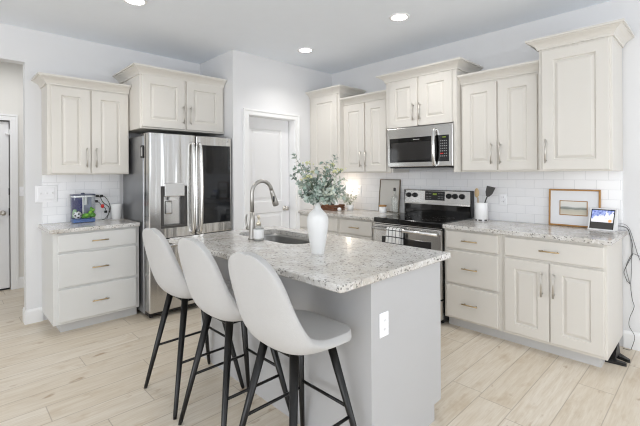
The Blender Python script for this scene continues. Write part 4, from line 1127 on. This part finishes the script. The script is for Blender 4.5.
# ------------------------------------------------------------------ left counter: fish tank, cup, cords
def tank():
    c = (-4.335, .967, .9145)
    t = thing('fish_tank', 'small clear rounded fish tank with blue gravel and a dark lid on the left counter', 'fish tank', c, PI / 2)
    w, d, h = .101, .072, .262
    pts = rounded_rect(-w, w, -d, d, .045, 6)
    def lp(bm, k, z): return [bm.verts.new((p[0] * k, p[1] * k, z)) for p in pts]
    bm = B(); L = [lp(bm, .96, .0), lp(bm, 1, .004), lp(bm, 1, h)]
    for a, b_ in zip(L, L[1:]):
        for i in range(len(pts)):
            f = bm.faces.new((a[i], a[(i + 1) % len(pts)], b_[(i + 1) % len(pts)], b_[i])); f.smooth = True
    bm.faces.new(L[0]); obj('glass_walls', bm, M['glass'], t)
    bm = B(); prism(bm, [(p[0] * 1.03, p[1] * 1.03) for p in pts], 'z', h, h + .011); lathe(bm, [(.016, h + .010), (.018, h + .018), (.012, h + .024)], 0, 0, 16); obj('lid', bm, M['lid'], t)
    bm = B(); prism(bm, [(p[0] * .97, p[1] * .97) for p in pts], 'z', h - .016, h - .002); obj('rim', bm, M['white_plastic'], t)
    # wavy gravel bed
    bm = B(); n = 18; g = []
    for i in range(n + 1):
        row = []
        for j in range(9):
            x = (-.9 + 1.8 * i / n) * w; y = (-.92 + 1.84 * j / 8) * d
            row.append(bm.verts.new((x, y, .030 + .008 * math.sin(i * 1.7 + j) + random.uniform(-.002, .002))))
        g.append(row)
    for a, b_ in zip(g, g[1:]):
        for j in range(8): bm.faces.new((a[j], a[j + 1], b_[j + 1], b_[j]))
    r_ = bmesh.ops.extrude_face_region(bm, geom=bm.faces[:])
    for v in [e for e in r_['geom'] if isinstance(e, bmesh.types.BMVert)]: v.co.z = .004
    gv = obj('gravel', bm, M['gravel'], t); gv['kind'] = 'stuff'
    bm = B(); box(bm, -w * .88, .006, d * .80, d * .84, .03, h - .016); obj('backdrop', bm, M['blue_back'], t)
    bm = B(); box(bm, .007, w * .88, d * .80, d * .84, .03, h - .016); obj('pale_backdrop', bm, M['lilac'], t)
    bm = B(); box(bm, .005, .018, d * .45, d * .68, .03, h - .018, .003); box(bm, .018, .05, d * .5, d * .68, .16, h - .018, .006); obj('filter', bm, M['white_plastic'], t)
    # ornaments inside, things of their own
    sb = thing('soccer_ball_ornament', 'white and dark soccer ball ornament inside the fish tank', 'ornament', (-4.305, .915, .9145 + .038))
    bm = B(); ball(bm, (0, 0, .036), .036, u=24, v=16); obj('ball', bm, M['white_plastic'], sb)
    bm = B()
    for dvec in ((1, .1, .35), (.75, -.7, -.1), (.8, .72, -.05), (.35, -.25, .95), (.85, 0, -.65), (.2, .9, .5), (.2, -.95, .45)):
        dd = Vector(dvec).normalized(); a = dd.orthogonal().normalized(); b_ = dd.cross(a)
        vs = [bm.verts.new(Vector((0, 0, .036)) + (dd + (a * math.cos(k * 2 * PI / 5) + b_ * math.sin(k * 2 * PI / 5)) * .30).normalized() * .0366) for k in range(5)]
        cv = bm.verts.new(Vector((0, 0, .036)) + dd * .0372)
        for k in range(5): bm.faces.new((vs[k], vs[(k + 1) % 5], cv))
    obj('ball_patches', bm, M['dark_grey'], sb)
    gr = thing('green_ornament', 'bright green lumpy ornament inside the fish tank, right of the ball', 'ornament', (-4.315, 1.02, .9145 + .034))
    bm = B()
    for (x, y, z, r, a, b_, c_) in ((0, -.03, .028, .030, .8, 1.3, .85), (0, .012, .045, .028, .8, 1.0, 1.2), (.004, .022, .080, .020, .9, 1.1, 1), (.0, -.055, .02, .018, 1, 1, 1), (.01, .03, .03, .022, .8, 1, 1), (.008, .012, .100, .012, 1, 1, 1)):
        ball(bm, (x, y, z), r, a, b_, c_)
    obj('ornament_body', bm, M['green'], gr)
    bm = B()
    for (x, y, z, r) in ((.018, .03, .083, .012), (.02, .004, .06, .013), (.022, -.03, .036, .012)): ball(bm, (x, y, z), r, .8, 1.2, 1)
    obj('ornament_lime_lumps', bm, M['lime'], gr)  # lighter green lumps on the ornament
    bm = B(); lathe(bm, [(.020, 0), (.022, .02), (.018, .06), (.014, .08), (.002, .082)], seg=18)
    tag(obj('pale_ornament', bm, M['pale_green'], loc=(-4.352, .902, .9145 + .045)), 'pale green post ornament behind the soccer ball in the tank', 'ornament')
tank()
bm = B(); lathe(bm, [(.043, 0), (.046, .003), (.058, .152), (.059, .155), (.056, .154), (.044, .010), (.002, .008)], seg=32, cap0=True)
tag(obj('cup', bm, M['ceramic_gloss'], loc=(-4.375, 1.283, .9145)), 'plain white tapered cup between the fish tank and refrigerator', 'cup')
pc = thing('power_adapters', 'tangle of black plugs and cords with a red tag behind the fish tank', 'cable', (XF + .009, 1.10, 1.06))
for (y, z) in ((.02, .10), (.058, .098), (.012, .045)):
    bm2 = B(); box(bm2, .0, .030, y - .012, y + .012, z - .012, z + .012, .004); obj('plug', bm2, M['black'], pc)
bm = B()
tube(bm, spline([(.03, .058, .098), (.04, .085, .085), (.03, .115, .045), (.016, .135, .0), (.012, .14, -.05), (.012, .12, -.10), (.02, .085, -.142), (.03, .06, -.1425)], 6), .003, 6)
tube(bm, spline([(.03, .02, .10), (.040, .04, .085), (.045, .05, .06), (.035, .07, .03), (.02, .105, .0), (.012, .13, -.03), (.012, .125, -.09), (.02, .105, -.1425)], 6), .003, 6)
tube(bm, spline([(.03, .012, .045), (.05, .03, .03), (.045, .055, -.005), (.03, .085, -.025), (.016, .10, -.06), (.014, .11, -.085)], 6), .003, 6)
box(bm, .004, .024, .085, .11, -.08, -.055, .003)
obj('cords', bm, M['black'], pc)
bm = B(); ball(bm, (.050, .058, -.005), .017, .6, 1, 1.2); obj('red_tag', bm, M['red'], pc)

# ------------------------------------------------------------------ ceiling downlights
for i, (x, y, lab) in enumerate(((-3.174, 1.073, 'round recessed ceiling light at the top left, in front of the fridge wall'),
                                 (-1.939, 2.857, 'round recessed ceiling light nearest the tall cabinets on the right'),
                                 (-3.169, 2.859, 'round recessed ceiling light in front of the pantry door'))):
    t = thing('ceiling_light', lab, 'ceiling light', (x, y, H), 0, 'recessed ceiling lights')
    bm = B(); lathe(bm, [(.088, .0), (.088, -.004), (.080, -.008), (.066, -.006), (.066, -.001)], seg=36, cap0=False, cap1=False); obj('trim_ring', bm, M['trim'], t)
    bm = B(); lathe(bm, [(.067, -.003), (.002, -.004)], seg=32, cap0=False); obj('lens', bm, M['lamp_glow'], t)
    l = bpy.data.lights.new('downlight', 'SPOT'); l.energy = 19; l.color = (1, .97, .93); l.spot_size = math.radians(130); l.spot_blend = .7; l.shadow_soft_size = .06
    lo_ = bpy.data.objects.new('downlight', l); C.objects.link(lo_); lo_.parent = t; lo_.location = (0, 0, -.02)
